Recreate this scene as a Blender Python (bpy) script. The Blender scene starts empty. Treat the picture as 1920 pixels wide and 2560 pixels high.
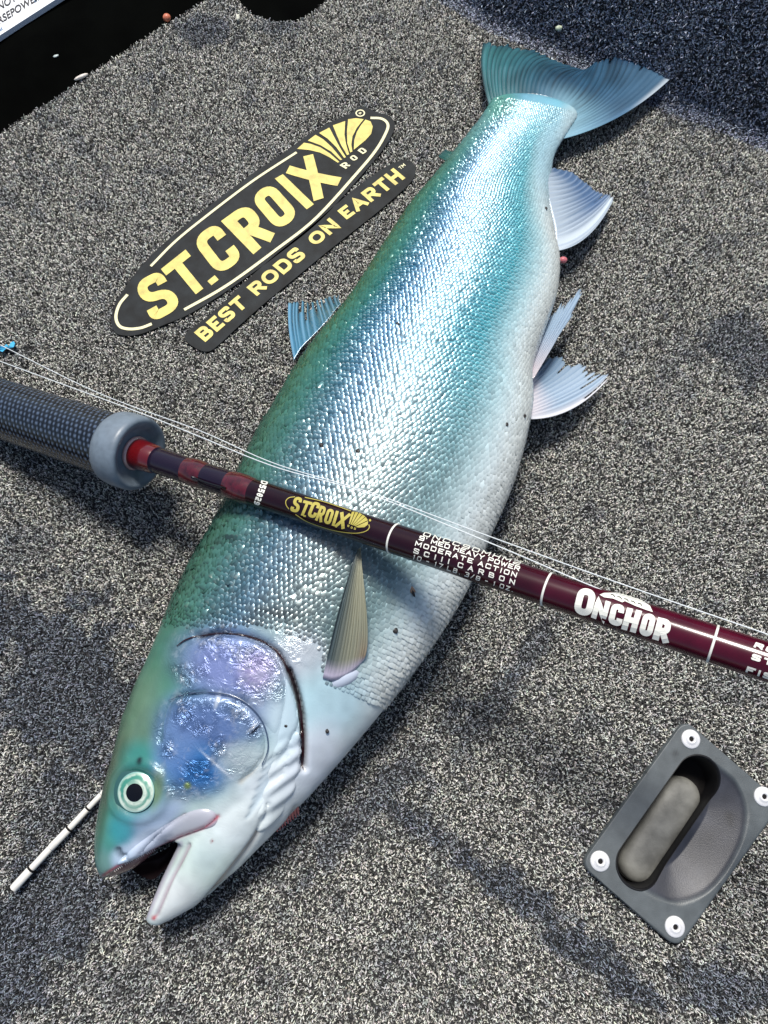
import bpy, bmesh, math, random
import numpy as np
from mathutils import Vector, Matrix
from mathutils.bvhtree import BVHTree
from mathutils.kdtree import KDTree
from mathutils.geometry import delaunay_2d_cdt, tessellate_polygon

S = bpy.context.scene
COL = S.collection
rng = np.random.default_rng(7)
random.seed(7)

# ------------------------------------------------------------------ camera, sky, sun, exposure
HC = 0.54                       # camera height above the deck (m)
TAU = math.radians(17.0)        # tilt from straight down
F = 1939.0                      # focal length in pixels of the 1920x2560 photograph
cam = bpy.data.cameras.new("camera"); camo = bpy.data.objects.new("camera", cam); COL.objects.link(camo)
camo.location = (0, 0, HC); camo.rotation_euler = (TAU, 0, 0)
cam.sensor_fit = 'VERTICAL'; cam.angle_y = 2*math.atan(1280/F)
cam.clip_start = 0.01; cam.clip_end = 100
S.camera = camo

SUN_EL, SUN_ROT = math.radians(64), math.radians(-4)
w = bpy.data.worlds.new("World"); S.world = w; w.use_nodes = True
nt = w.node_tree; bg = nt.nodes['Background']
sky = nt.nodes.new('ShaderNodeTexSky'); sky.sky_type = 'NISHITA'; sky.sun_disc = False
sky.sun_elevation = SUN_EL; sky.sun_rotation = SUN_ROT; sky.dust_density = 2.0; sky.air_density = 1.0
nt.links.new(sky.outputs[0], bg.inputs[0]); bg.inputs[1].default_value = 0.085
sl = bpy.data.lights.new("sun", 'SUN'); sl.energy = 3.2; sl.angle = math.radians(13); sl.color = (1, .96, .9)
so = bpy.data.objects.new("sun", sl); COL.objects.link(so)
sd = Vector((math.cos(SUN_EL)*math.sin(SUN_ROT), math.cos(SUN_EL)*math.cos(SUN_ROT), math.sin(SUN_EL)))
so.rotation_euler = sd.to_track_quat('Z', 'Y').to_euler(); so.location = sd*2
S.view_settings.view_transform = 'Standard'; S.view_settings.look = 'None'
S.view_settings.exposure = 0.5; S.view_settings.gamma = 1

# ------------------------------------------------------------------ helpers
CT, ST = math.cos(TAU), math.sin(TAU)
def at(px, py, z=0.0):
    """world point at height z that lies along the photograph's pixel"""
    px = np.asarray(px, float); py = np.asarray(py, float); z = np.asarray(z, float)
    x = (px-960)/F; y = -(py-1280)/F
    dy = y*CT + ST; dz = y*ST - CT
    t = (z-HC)/dz
    return np.stack(np.broadcast_arrays(x*t, dy*t, z), -1)
def pix(P):
    P = np.asarray(P, float); X = P[..., 0]; Y = P[..., 1]; Z = P[..., 2]-HC
    yc = Y*CT + Z*ST; zc = -Y*ST + Z*CT
    return 960 + F*X/(-zc), 1280 - F*yc/(-zc)
D = 1920/1659.0                 # the coordinates below marked d are of the 1659 px wide view
def dd(l): return [(a*D, b*D) for a, b in l]
def zoomc(l, ox, oy, s): return [(ox+a/s, oy+b/s) for a, b in l]

def srgb(r, g, b):
    c = np.array([r, g, b], float)/255
    return np.where(c <= .04045, c/12.92, ((c+.055)/1.055)**2.4)

def mesh_obj(name, V, Fc, mat, parent=None, col=None, smooth=True, origin=None):
    V = np.asarray(V, float)
    if parent is not None: o0 = np.array(ORIG[parent.name])
    elif origin is not None: o0 = np.array(origin)
    else:
        o0 = np.array([V[:, 0].mean(), V[:, 1].mean(), V[:, 2].min()])
    me = bpy.data.meshes.new(name)
    V2 = V-o0
    if isinstance(Fc, np.ndarray) and Fc.ndim == 2:
        k = Fc.shape[1]; n = len(Fc)
        me.vertices.add(len(V2)); me.vertices.foreach_set('co', V2.astype(np.float32).ravel())
        me.loops.add(n*k); me.loops.foreach_set('vertex_index', Fc.astype(np.int32).ravel())
        me.polygons.add(n); me.polygons.foreach_set('loop_start', np.arange(0, n*k, k, dtype=np.int32))
        me.update(calc_edges=True); me.validate()
    else:
        me.from_pydata([tuple(v) for v in V2], [], [tuple(f) for f in Fc]); me.update()
    if smooth: me.polygons.foreach_set('use_smooth', [True]*len(me.polygons))
    if col is not None:
        a = me.attributes.new('Col', 'FLOAT_COLOR', 'POINT')
        c = np.ones((len(V2), 4), np.float32); col = np.asarray(col); c[:, :col.shape[1]] = col
        a.data.foreach_set('color', c.ravel())
    if mat: me.materials.append(mat)
    o = bpy.data.objects.new(name, me); COL.objects.link(o)
    if parent is not None: o.parent = parent
    else: o.location = o0
    ORIG[o.name] = tuple(o0)
    return o
ORIG = {}
def tag(o, label=None, cat=None, group=None, kind=None):
    if label: o['label'] = label
    if cat: o['category'] = cat
    if group: o['group'] = group
    if kind: o['kind'] = kind
    return o
def thing(name, loc, label, cat, group=None):
    o = bpy.data.objects.new(name, None); COL.objects.link(o); o.location = loc
    o.empty_display_size = .02; ORIG[o.name] = tuple(loc)
    return tag(o, label, cat, group)

def mat(name, col=(.5, .5, .5), rough=.5, metal=0., spec=.5, attr=False, coat=0., noise=None, bump=None, alpha=None, trans=0., sss=0.):
    """noise=(scale, amount) mottles the colour; bump=(scale, strength, distance)"""
    m = bpy.data.materials.new(name); m.use_nodes = True
    n = m.node_tree; b = n.nodes['Principled BSDF']; L = n.links
    b.inputs['Roughness'].default_value = rough; b.inputs['Metallic'].default_value = metal
    b.inputs['Specular IOR Level'].default_value = spec
    b.inputs['Coat Weight'].default_value = coat; b.inputs['Coat Roughness'].default_value = .08
    if trans: b.inputs['Transmission Weight'].default_value = trans
    if sss: b.inputs['Subsurface Weight'].default_value = sss; b.inputs['Subsurface Scale'].default_value = .004
    tc = n.nodes.new('ShaderNodeTexCoord')
    if attr:
        a = n.nodes.new('ShaderNodeAttribute'); a.attribute_name = 'Col'; src = a.outputs['Color']
    else:
        a = n.nodes.new('ShaderNodeRGB'); a.outputs[0].default_value = (*col, 1); src = a.outputs[0]
    if noise:
        t = n.nodes.new('ShaderNodeTexNoise'); t.inputs['Scale'].default_value = noise[0]; t.inputs['Detail'].default_value = 5
        L.new(tc.outputs['Object'], t.inputs['Vector'])
        mr = n.nodes.new('ShaderNodeMapRange'); mr.inputs[1].default_value = .3; mr.inputs[2].default_value = .7
        mr.inputs[3].default_value = 1-noise[1]; mr.inputs[4].default_value = 1+noise[1]
        L.new(t.outputs[0], mr.inputs[0])
        mx = n.nodes.new('ShaderNodeVectorMath'); mx.operation = 'SCALE'
        L.new(src, mx.inputs[0]); L.new(mr.outputs[0], mx.inputs['Scale']); src = mx.outputs[0]
    L.new(src, b.inputs['Base Color'])
    if bump:
        t = n.nodes.new('ShaderNodeTexNoise'); t.inputs['Scale'].default_value = bump[0]; t.inputs['Detail'].default_value = 4
        L.new(tc.outputs['Object'], t.inputs['Vector'])
        bp = n.nodes.new('ShaderNodeBump'); bp.inputs['Strength'].default_value = bump[1]; bp.inputs['Distance'].default_value = bump[2]
        L.new(t.outputs[0], bp.inputs['Height']); L.new(bp.outputs[0], b.inputs['Normal'])
    if alpha is not None: b.inputs['Alpha'].default_value = alpha
    return m

def inside(P, poly):
    """points (n,2) inside polygon"""
    P = np.asarray(P); poly = np.asarray(poly); r = np.zeros(len(P), bool); j = len(poly)-1
    for i in range(len(poly)):
        xi, yi = poly[i]; xj, yj = poly[j]
        if yi != yj:
            c = ((yi > P[:, 1]) != (yj > P[:, 1])) & (P[:, 0] < (xj-xi)*(P[:, 1]-yi)/(yj-yi)+xi)
            r ^= c
        j = i
    return r
def dist_poly(P, poly, closed=False):
    P = np.asarray(P, float); q = [np.asarray(p, float) for p in poly]
    if closed: q = q+[q[0]]
    d = np.full(len(P), 1e9)
    for a, b in zip(q[:-1], q[1:]):
        ab = b-a; t = np.clip(((P-a)@ab)/max(ab@ab, 1e-12), 0, 1)
        d = np.minimum(d, np.linalg.norm(P-(a+t[:, None]*ab), axis=1))
    return d
def resample(pts, n, closed=False):
    """Catmull-Rom then even spacing by parameter"""
    p = np.asarray(pts, float); k = len(p)
    if closed:
        idx = np.linspace(0, k, n, endpoint=False)
    else: idx = np.linspace(0, k-1, n)
    out = []
    for u in idx:
        i = int(math.floor(u)); f = u-i
        if not closed and i >= k-1: i = k-2; f = 1.0
        g = (lambda j: p[j % k]) if closed else (lambda j: p[j] if 0 <= j < k else (2*p[0]-p[1] if j < 0 else 2*p[-1]-p[-2]))
        a, b, c, d = g(i-1), g(i), g(i+1), g(i+2)
        out.append(.5*((2*b)+(-a+c)*f+(2*a-5*b+4*c-d)*f*f+(-a+3*b-3*c+d)*f**3))
    return np.array(out)
def grid_faces(nu, nv, wrap_v=False, off=0):
    i = np.arange(nu-1)[:, None]; j = np.arange(nv if wrap_v else nv-1)[None, :]
    j2 = (j+1) % nv
    a = i*nv+j; b = i*nv+j2; c = (i+1)*nv+j2; d = (i+1)*nv+j
    return np.stack([a, b, c, d], -1).reshape(-1, 4)+off
def smoothstep(x): x = np.clip(x, 0, 1); return x*x*(3-2*x)
def fill_poly(P2, z, z0=None):
    """flat polygon (world xy list) as top + skirt down to z0"""
    n = len(P2); V = [(p[0], p[1], z) for p in P2]
    tri = tessellate_polygon([[Vector((p[0], p[1], 0)) for p in P2]])
    Fc = []
    for t in tri:
        a, b, c = [Vector(V[i]) for i in t]
        Fc.append(tuple(t) if (b-a).cross(c-a).z > 0 else tuple(reversed(t)))
    if z0 is not None:
        V += [(p[0], p[1], z0) for p in P2]
        area = sum(P2[i][0]*P2[(i+1) % n][1]-P2[(i+1) % n][0]*P2[i][1] for i in range(n))
        for i in range(n):
            j = (i+1) % n
            Fc.append((i, i+n, j+n, j) if area > 0 else (j, j+n, i+n, i))
    return V, Fc
def tube(path, r, n=10, cap=True):
    path = np.asarray(path, float); m = len(path); r = np.broadcast_to(np.asarray(r, float), (m,))
    T = np.gradient(path, axis=0); T /= np.linalg.norm(T, axis=1)[:, None]
    ref = np.array([0, 0, 1.]) if abs(T[0][2]) < .9 else np.array([1., 0, 0])
    A = np.cross(T, ref); A /= np.linalg.norm(A, axis=1)[:, None]; B = np.cross(T, A)
    th = np.linspace(0, 2*math.pi, n, endpoint=False)
    V = path[:, None]+r[:, None, None]*(np.cos(th)[None, :, None]*A[:, None]+np.sin(th)[None, :, None]*B[:, None])
    V = V.reshape(-1, 3); Fc = [tuple(f) for f in grid_faces(m, n, True)]
    if cap: Fc += [tuple(range(n)), tuple(range((m-1)*n+n-1, (m-1)*n-1, -1))]
    return V, Fc
def join(parts):
    V = []; Fc = []; o = 0
    for v, f in parts:
        v = np.asarray(v, float); V.append(v); Fc += [tuple(int(i)+o for i in q) for q in f]; o += len(v)
    return np.concatenate(V), Fc
def blob(c, r, n=8, sq=(1, 1, 1), rot=0, jit=0):
    V = []; Fc = []
    m = n*2
    for i in range(n+1):
        a = math.pi*i/n
        for j in range(m):
            b = 2*math.pi*j/m
            k = 1+jit*(random.random()-.5)
            x, y, z = r*k*math.sin(a)*math.cos(b)*sq[0], r*k*math.sin(a)*math.sin(b)*sq[1], r*k*math.cos(a)*sq[2]
            V.append((c[0]+x*math.cos(rot)-y*math.sin(rot), c[1]+x*math.sin(rot)+y*math.cos(rot), c[2]+z))
    return V, [tuple(f)[::-1] for f in grid_faces(n+1, m, True)]

# ------------------------------------------------------------------ stroke lettering
GL = {
 'A': [[(0, 0), (.5, 1, 0), (1, 0)], [(.2, .33), (.8, .33)]],
 'B': [[(0, 0), (0, 1)], [(.02, 1), (.92, 1), (.92, .52), (.02, .52)], [(.3, .52), (1, .52), (1, 0), (.02, 0)]],
 'C': [[(1, .68), (1, 1), (0, 1), (0, 0), (1, 0), (1, .32)]],
 'D': [[(0, 0, 0), (0, 1, 0), (1, 1), (1, 0), 'c']],
 'E': [[(1, 1), (0, 1, 0), (0, 0, 0), (1, 0)], [(0, .5), (.9, .5)]],
 'F': [[(1, 1), (0, 1, 0), (0, 0)], [(0, .5), (.85, .5)]],
 'G': [[(1, .72), (1, 1), (0, 1), (0, 0), (1, 0), (1, .45, 0), (.55, .45)]],
 'H': [[(0, 0), (0, 1)], [(1, 0), (1, 1)], [(0, .5), (1, .5)]],
 'I': [[(.5, 0), (.5, 1)]],
 'L': [[(0, 1), (0, 0, 0), (1, 0)]],
 'M': [[(0, 0), (0, 1, 0), (.5, .35, 0), (1, 1, 0), (1, 0)]],
 'N': [[(0, 0), (0, 1, 0), (1, 0, 0), (1, 1)]],
 'O': [[(0, 0), (0, 1), (1, 1), (1, 0), 'c']],
 'P': [[(0, 0), (0, 1)], [(.02, 1), (1, 1), (1, .42), (.02, .42)]],
 'R': [[(0, 0), (0, 1)], [(.02, 1), (1, 1), (1, .46), (.02, .46)], [(.5, .46), (1, 0)]],
 'S': [[(1, .74), (1, 1), (0, 1), (0, .56), (1, .44), (1, 0), (0, 0), (0, .26)]],
 'T': [[(0, 1), (1, 1)], [(.5, 1), (.5, 0)]],
 'U': [[(0, 1), (0, 0), (1, 0), (1, 1)]],
 'V': [[(0, 1), (.5, 0, 0), (1, 1)]],
 'W': [[(0, 1), (.25, 0, 0), (.5, .8, 0), (.75, 0, 0), (1, 1)]],
 'X': [[(0, 0), (1, 1)], [(0, 1), (1, 0)]],
 'Y': [[(0, 1), (.5, .45, 0), (1, 1)], [(.5, .45), (.5, 0)]],
 'Z': [[(0, 1), (1, 1, 0), (0, 0, 0), (1, 0)]],
 '0': [[(0, 0), (0, 1), (1, 1), (1, 0), 'c']],
 '1': [[(.2, .8), (.6, 1, 0), (.6, 0)]],
 '2': [[(0, .8), (0, 1), (1, 1), (1, .5), (0, .4), (0, 0, 0), (1, 0)]],
 '3': [[(0, 1), (1, 1), (1, .52), (.3, .52)], [(.5, .52), (1, .52), (1, 0), (0, 0)]],
 '5': [[(1, 1), (0, 1, 0), (0, .55, 0), (1, .55), (1, 0), (0, 0)]],
 '6': [[(1, 1), (0, 1), (0, 0), (1, 0), (1, .52), (.5, .52)], [(.6, .52), (.02, .52)]],
 '7': [[(0, 1), (1, 1, 0), (.4, 0)]],
 '8': [[(0, 0), (0, 1), (1, 1), (1, 0), 'c'], [(0, .5), (1, .5)]],
 '9': [[(0, 0), (1, 0), (1, 1), (0, 1), (0, .48), (.5, .48)], [(.4, .48), (.98, .48)]],
 '/': [[(0, 0), (1, 1)]], '-': [[(.1, .5), (.9, .5)]], "'": [[(.5, .7), (.5, 1)]], '.': [[(.5, 0), (.5, .08)]],
}
def ribbon(pts, th, closed):
    p = np.asarray(pts, float); n = len(p); L = []; R = []
    for i in range(n):
        a = p[(i-1) % n] if (closed or i > 0) else None
        b = p[(i+1) % n] if (closed or i < n-1) else None
        d1 = None if a is None else (p[i]-a)/max(np.linalg.norm(p[i]-a), 1e-9)
        d2 = None if b is None else (b-p[i])/max(np.linalg.norm(b-p[i]), 1e-9)
        if d1 is None: d1 = d2
        if d2 is None: d2 = d1
        n1 = np.array([-d1[1], d1[0]]); n2 = np.array([-d2[1], d2[0]])
        mm = n1+n2; l = np.linalg.norm(mm)
        mm = n1 if l < 1e-6 else mm/l
        k = min(1/max(mm@n1, .35), 1.9)
        L.append(p[i]+mm*th/2*k); R.append(p[i]-mm*th/2*k)
    V = np.concatenate([L, R]); Fc = []
    for i in range(n if closed else n-1):
        j = (i+1) % n
        Fc.append((i, i+n, j+n, j))
    return V, Fc
def glyph(ch, W, H, th, rad):
    """2-D ribbons of one character in a W x H box -> V(n,3: x,y,layer), F"""
    parts = []
    for k, st in enumerate(GL[ch]):
        closed = st[-1] == 'c'; q = [s for s in st if s != 'c']
        P = [np.array([th/2+s[0]*(W-th), th/2+s[1]*(H-th)]) for s in q]
        if not closed:              # butt ends reach the box edge
            for e, f in ((0, 1), (-1, -2)):
                s = q[e]; d = P[e]-P[f]; d /= max(np.linalg.norm(d), 1e-9)
                if s[1] in (0, 1) and abs(d[1]) > .5 or s[0] in (0, 1) and abs(d[0]) > .9: P[e] = P[e]+d*th/2*min(1.1, 1/max(abs(d[1]), abs(d[0])))
        out = []; n = len(P)
        for i in range(n):
            kf = q[i][2] if len(q[i]) > 2 else 1
            if (not closed and i in (0, n-1)) or kf == 0: out.append(P[i]); continue
            a, b, c = P[(i-1) % n], P[i], P[(i+1) % n]
            r = min(rad*kf, .5*np.linalg.norm(a-b), .5*np.linalg.norm(c-b))
            s = b+(a-b)/np.linalg.norm(a-b)*r; e = b+(c-b)/np.linalg.norm(c-b)*r
            for t in np.linspace(0, 1, 7): out.append((1-t)**2*s+2*t*(1-t)*(b*.95+.025*(s+e))+t*t*e)
        res = []
        for i in range(len(out)):
            a = out[i]; res.append(a)
            if i+1 < len(out) or closed:
                b = out[(i+1) % len(out)]; l = np.linalg.norm(b-a); m = int(l/(H*.22))
                for t in range(1, m+1): res.append(a+(b-a)*t/(m+1))
        keep = [res[0]]
        for r_ in res[1:]:
            if np.linalg.norm(r_-keep[-1]) > 1e-5*H: keep.append(r_)
        if closed and np.linalg.norm(keep[0]-keep[-1]) < 1e-5*H: keep.pop()
        V, Fc = ribbon(keep, th, closed)
        parts.append((np.column_stack([V, np.full(len(V), k)]), Fc))
    return join(parts)
def quadmap(V, W, H, TL, TR, BR, BL, z):
    """box coordinates -> bilinear in a photograph quad -> world"""
    u = (V[:, 0]/W)[:, None]; v = (V[:, 1]/H)[:, None]
    q = [np.array(a, float) for a in (TL, TR, BR, BL)]
    p = (1-u)*(1-v)*q[3]+u*(1-v)*q[2]+(1-u)*v*q[0]+u*v*q[1]
    return at(p[:, 0], p[:, 1], z+V[:, 2]*2.5e-5)
def word(text, H, cw, gap, th, rad, wid={}):
    parts = []; x = 0
    for ch in text:
        if ch == ' ': x += cw*.6; continue
        W = cw*wid.get(ch, {'I': .32, '.': .3, "'": .3, 'M': 1.15, 'W': 1.25, '1': .6, '/': .7}.get(ch, 1.0))
        W = max(W, th*1.02)
        V, Fc = glyph(ch, W, H, th, rad); V = V.copy(); V[:, 0] += x; parts.append((V, Fc)); x += W+gap
    V, Fc = join(parts)
    return V, Fc, x-gap
def bfont(text, off=0):
    cu = bpy.data.curves.new('t', 'FONT'); cu.body = text; cu.offset = off; o = bpy.data.objects.new('t', cu); COL.objects.link(o)
    me = bpy.data.meshes.new_from_object(o.evaluated_get(bpy.context.evaluated_depsgraph_get()))
    V = np.array([v.co[:] for v in me.vertices]); Fc = [tuple(p.vertices) for p in me.polygons]
    bpy.data.objects.remove(o); bpy.data.curves.remove(cu); bpy.data.meshes.remove(me)
    V[:, 2] = 0
    return V, Fc

# ------------------------------------------------------------------ materials
M_base = mat('carpet_backing', (.03, .03, .032), .95, noise=(60, .4))
M_pile = mat('carpet_fibre', attr=True, rough=.85, spec=.25)
M_black = mat('black_plastic', (.0010, .0012, .0010), .9, spec=.02, noise=(25, .5), bump=(220, .3, .0004))
M_white = mat('white_vinyl', (.8, .82, .84), .4)
M_ink = mat('black_ink', (.01, .01, .012), .6)
M_ink2 = mat('blue_ink', (.06, .16, .3), .6)
M_decal = mat('sticker_rubber', (.0085, .011, .0125), .6, spec=.18, noise=(90, .7), bump=(900, .25, .0003))
M_gold = mat('gold_foil', (.62, .51, .10), .5, noise=(160, .26))
M_cream = mat('cream_print', (.74, .70, .42), .55)

# ------------------------------------------------------------------ deck (setting)
zD = -0.0035                                   # top of the carpet backing; fibre tips reach about z = 0
hole_c = at(700, -60, 0)[:2]
edge = dd([(-260, 455), (-120, 362), (0, 285), (60, 243), (130, 200), (200, 152), (262, 112), (330, 66), (400, 24), (445, -8), (470, -28)])
notch = dd([(505, -30), (520, 5), (545, 28), (590, 42), (640, 42), (675, 24), (700, 0), (712, -25)])
seam = dd([(930, -10), (985, 22), (1040, 58), (1120, 92), (1200, 126), (1290, 168), (1370, 205), (1430, 236), (1530, 272), (1659, 325), (1800, 384), (1960, 452)])
plateC = zoomc([(165, 1310), (996, 153), (1771, 828), (940, 1985)], 1400, 1750, 3.19)     # left, top, right, bottom corners
deck_xy = [tuple(at(a, b, 0)[:2]) for a, b in edge+notch]
s_xy = [tuple(at(a, b, 0)[:2]) for a, b in seam]
deck_xy += s_xy + [(s_xy[-1][0], -.34), (deck_xy[0][0], -.34)]
pl_c = at(*np.mean(plateC, 0), 0)[:2]
plate_xy = [at(a, b, 0)[:2] for a, b in plateC]
hole_xy = [tuple(pl_c+(p-pl_c)*.86) for p in plate_xy]
def deck_mesh():
    loops = [[Vector((x, y, 0)) for x, y in deck_xy], [Vector((x, y, 0)) for x, y in hole_xy]]
    flat = deck_xy+hole_xy; V = [(x, y, zD) for x, y in flat]; Fc = []
    for t in tessellate_polygon(loops):
        a, b, c = [Vector(V[i]) for i in t]
        Fc.append(tuple(t) if (b-a).cross(c-a).z > 0 else tuple(reversed(t)))
    n = len(deck_xy); m = len(V); V += [(x, y, -.04) for x, y in deck_xy]
    for i in range(n):
        j = (i+1) % n; Fc.append((i, j, j+m, i+m))
    return V, Fc
V, Fc = deck_mesh()
deck = tag(mesh_obj('deck', V, Fc, M_base, smooth=False), 'grey speckled carpet deck of a boat', kind='structure')

def fibres(P, N, T, B, shade, L=(.0011, .0022), wd=(.0004, .0008)):
    """curled fibre ribbons rooted at P on a surface with normal N and tangents T, B"""
    n = len(P); az = rng.uniform(0, 2*math.pi, n); l = rng.uniform(*L, n)*np.where(rng.random(n) < .003, 2.4, 1); wv = rng.uniform(*wd, n)
    dv = np.cos(az)[:, None]*T+np.sin(az)[:, None]*B
    az2 = az+rng.normal(0, .9, n); dv2 = np.cos(az2)[:, None]*T+np.sin(az2)[:, None]*B
    pv = -np.sin(az)[:, None]*T+np.cos(az)[:, None]*B
    pv2 = -np.sin(az2)[:, None]*T+np.cos(az2)[:, None]*B
    h = rng.uniform(.0010, .0034, n)
    a = P; b = P+N*h[:, None]+dv*(l*.35)[:, None]; c = b+dv2*(l*.7)[:, None]+N*(rng.uniform(-.0015, .0006, n))[:, None]
    hw = (wv/2)[:, None]
    V = np.stack([a-pv*hw, a+pv*hw, b-pv*hw, b+pv*hw, c-pv2*hw*.6, c+pv2*hw*.6], 1).reshape(-1, 3)
    k = np.arange(n)*6
    Fq = np.concatenate([np.stack([k, k+1, k+3, k+2], 1), np.stack([k+2, k+3, k+5, k+4], 1)])
    u = rng.random(n)
    g = np.where(u < .36, rng.uniform(.020, .065, n), np.where(u < .62, rng.uniform(.16, .34, n), rng.uniform(.44, .84, n)))
    tint = np.array([1.0, .995, .90])+rng.normal(0, .035, (n, 3))
    c = g[:, None]*tint*shade
    return V, Fq, np.repeat(c, 6, 0)
# wet / soiled patches of the carpet, and shade beside the fish put into its colour: photograph point (d), radii, rotation, strength
stains_and_shade = [(150, 1500, 175, 260, -.6, .82), (110, 1950, 160, 170, .3, .7), (20, 2100, 150, 140, 0, .75), (250, 2130, 90, 60, .5, .35), (150, 1750, 130, 120, 0, .55),
          (450, 62, 65, 38, -.2, .62), (600, 62, 70, 26, 0, .5), (1600, 760, 90, 70, .5, .6), (1490, 770, 60, 30, .4, .3), (900, 1780, 190, 40, .6, .6),
          (1120, 1930, 190, 40, .62, .75), (1310, 2090, 170, 42, .6, .75), (1560, 2130, 150, 80, .2, .7), (1080, 1500, 30, 260, .62, .55), (820, 1720, 40, 230, .75, .6), (1440, 1640, 60, 50, 0, .3),
          (420, 2010, 120, 60, -.4, .35), (700, 1800, 200, 50, -.6, .3), (1250, 560, 40, 90, .3, .2), (40, 1180, 80, 60, 0, .35), (1600, 1480, 80, 40, 0, .3),
          (840, 2090, 60, 40, .4, .25), (1430, 225, 220, 34, .42, .5), (300, 20, 40, 20, 0, .5)]
def vnoise(x, y, f, seed):
    r = np.random.default_rng(seed); G = r.random((64, 64)); X = (x*f) % 64; Y = (y*f) % 64
    i = X.astype(int); j = Y.astype(int); a = smoothstep(X-i); b = smoothstep(Y-j); i2 = (i+1) % 64; j2 = (j+1) % 64
    return (G[i, j]*(1-a)+G[i2, j]*a)*(1-b)+(G[i, j2]*(1-a)+G[i2, j2]*a)*b
def stain_and_shade_factor(P):
    px, py = pix(P); x = px/D; y = py/D
    n1 = vnoise(P[:, 0]+3, P[:, 1]+3, 60, 1); n2 = vnoise(P[:, 0]+3, P[:, 1]+3, 170, 2)
    s = np.zeros(len(P))
    for cx, cy, rx, ry, ro, k in stains_and_shade:
        u = (x-cx)*math.cos(ro)+(y-cy)*math.sin(ro); v = -(x-cx)*math.sin(ro)+(y-cy)*math.cos(ro)
        d = np.sqrt((u/rx)**2+(v/ry)**2)+(n1-.5)*.9+(n2-.5)*.8
        s = np.maximum(s, k*smoothstep((1.15-d)/.6))
    s = np.clip(s*1.15+.4*smoothstep((n1*.6+n2*.4-.62)/.15), 0, .85)
    return (1-s)[:, None]*np.ones(3)+s[:, None]*np.array([.22, .27, .40])

stick_main = zoomc([(95, 1080), (102, 1130), (140, 1160), (230, 1158), (350, 1112), (470, 1062), (600, 985), (720, 905), (930, 755), (1130, 592), (1330, 372), (1440, 240), (1490, 150), (1492, 105), (1462, 78), (1400, 58), (1352, 34), (1310, 38), (1285, 62), (1180, 108), (1040, 190), (960, 250), (780, 372), (580, 522), (400, 668), (260, 800), (160, 930), (112, 1010)], 230, 250, 1.975)
stick_slog = zoomc([(458, 1165), (485, 1132), (560, 1078), (650, 1000), (740, 910), (900, 770), (1060, 640), (1200, 520), (1330, 412), (1450, 330), (1535, 296), (1585, 312), (1598, 352), (1570, 410), (1440, 528), (1300, 640), (1150, 758), (1000, 882), (850, 1005), (720, 1120), (610, 1222), (560, 1242), (512, 1225), (470, 1195)], 230, 250, 1.975)
def smooth_outline(px, n): return resample(px, n, True)
stickA = smooth_outline(stick_main, 140); stickB = smooth_outline(stick_slog, 110)

# pile of the deck
sp = .00095
xs = np.arange(-.47, .47, sp); ys = np.arange(-.27, .74, sp)
gx, gy = np.meshgrid(xs, ys); P = np.column_stack([gx.ravel(), gy.ravel()])+rng.uniform(-sp*.6, sp*.6, (gx.size, 2))
qx, qy = pix(np.column_stack([P, np.zeros(len(P))]))
# keep what the lens or a camera a step to the side can see, on the deck, outside stickers and plate
vis = (qx > -260) & (qx < 2180) & (qy > -160) & (qy < 2760)
P = P[vis]
k = inside(P, deck_xy)
for poly in (stickA, stickB): k &= ~inside(P, at(poly[:, 0], poly[:, 1], 0)[:, :2])
k &= ~inside(P, [tuple(pl_c+(p-pl_c)*.985) for p in plate_xy])
P = P[k]; n = len(P)
P3 = np.column_stack([P, np.full(n, zD)])
V, Fq, c = fibres(P3, np.tile([0, 0, 1.], (n, 1)), np.tile([1., 0, 0], (n, 1)), np.tile([0, 1., 0], (n, 1)), stain_and_shade_factor(P3))
pile = mesh_obj('carpet_pile', V, Fq, M_pile, parent=deck, col=c, smooth=False); pile['kind'] = 'stuff'
del V, Fq, c

# riser at the back right, leaning away from the deck
SL = math.radians(63); RL = .42
top_dir = np.array([s_xy[-1][0]-s_xy[0][0], s_xy[-1][1]-s_xy[0][1]]); top_dir /= np.linalg.norm(top_dir)
out2 = np.array([-top_dir[1], top_dir[0]]); out2 *= np.sign(out2[1])
rs = resample([(x, y) for x, y in s_xy], 60)
prof = [(0, -.004, 0), (.004, -.0035, .3)]
uu = np.concatenate([np.linspace(0, 1, 8)**1, 1+np.linspace(.2, 10, 12)])
def rprof(u):
    """profile out from the seam: a small rounded toe, then the slope"""
    a = np.minimum(u, 1)*SL; r = .016
    x = r*np.sin(a)+np.maximum(u-1, 0)*.04*math.cos(SL); z = r*(1-np.cos(a))+np.maximum(u-1, 0)*.04*math.sin(SL)-.006
    return x, z, a
X, Z, A = rprof(uu)
V = np.array([[p[0]+out2[0]*(.003+x), p[1]+out2[1]*(.003+x), z] for p in rs for x, z in zip(X, Z)])
riser = tag(mesh_obj('deck_riser', V, grid_faces(len(rs), len(uu)), M_base), 'carpeted step behind the tail, its shade coloured dark blue-grey', kind='structure')
nf = 120000
u = np.where(rng.random(nf) < .12, rng.random(nf), 1+rng.random(nf)*6.2); si = rng.random(nf)*(len(rs)-1.001)
i0 = si.astype(int); fr = (si-i0)[:, None]; p = rs[i0]*(1-fr)+rs[i0+1]*fr
x, z, a = rprof(u)
P3 = np.column_stack([p+out2*(.003+x)[:, None], z])
Nn = np.column_stack([-out2[0]*np.sin(a), -out2[1]*np.sin(a), np.cos(a)])
Tt = np.tile([top_dir[0], top_dir[1], 0.], (nf, 1)); Bb = np.cross(Nn, Tt)
V, Fq, c = fibres(P3, Nn, Tt, Bb, np.array([.66, .72, .95])*stain_and_shade_factor(P3)**.5, L=(.0014, .0028), wd=(.0005, .0009))  # riser's shade put into the fibre colour: darker and bluer than the deck
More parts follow.
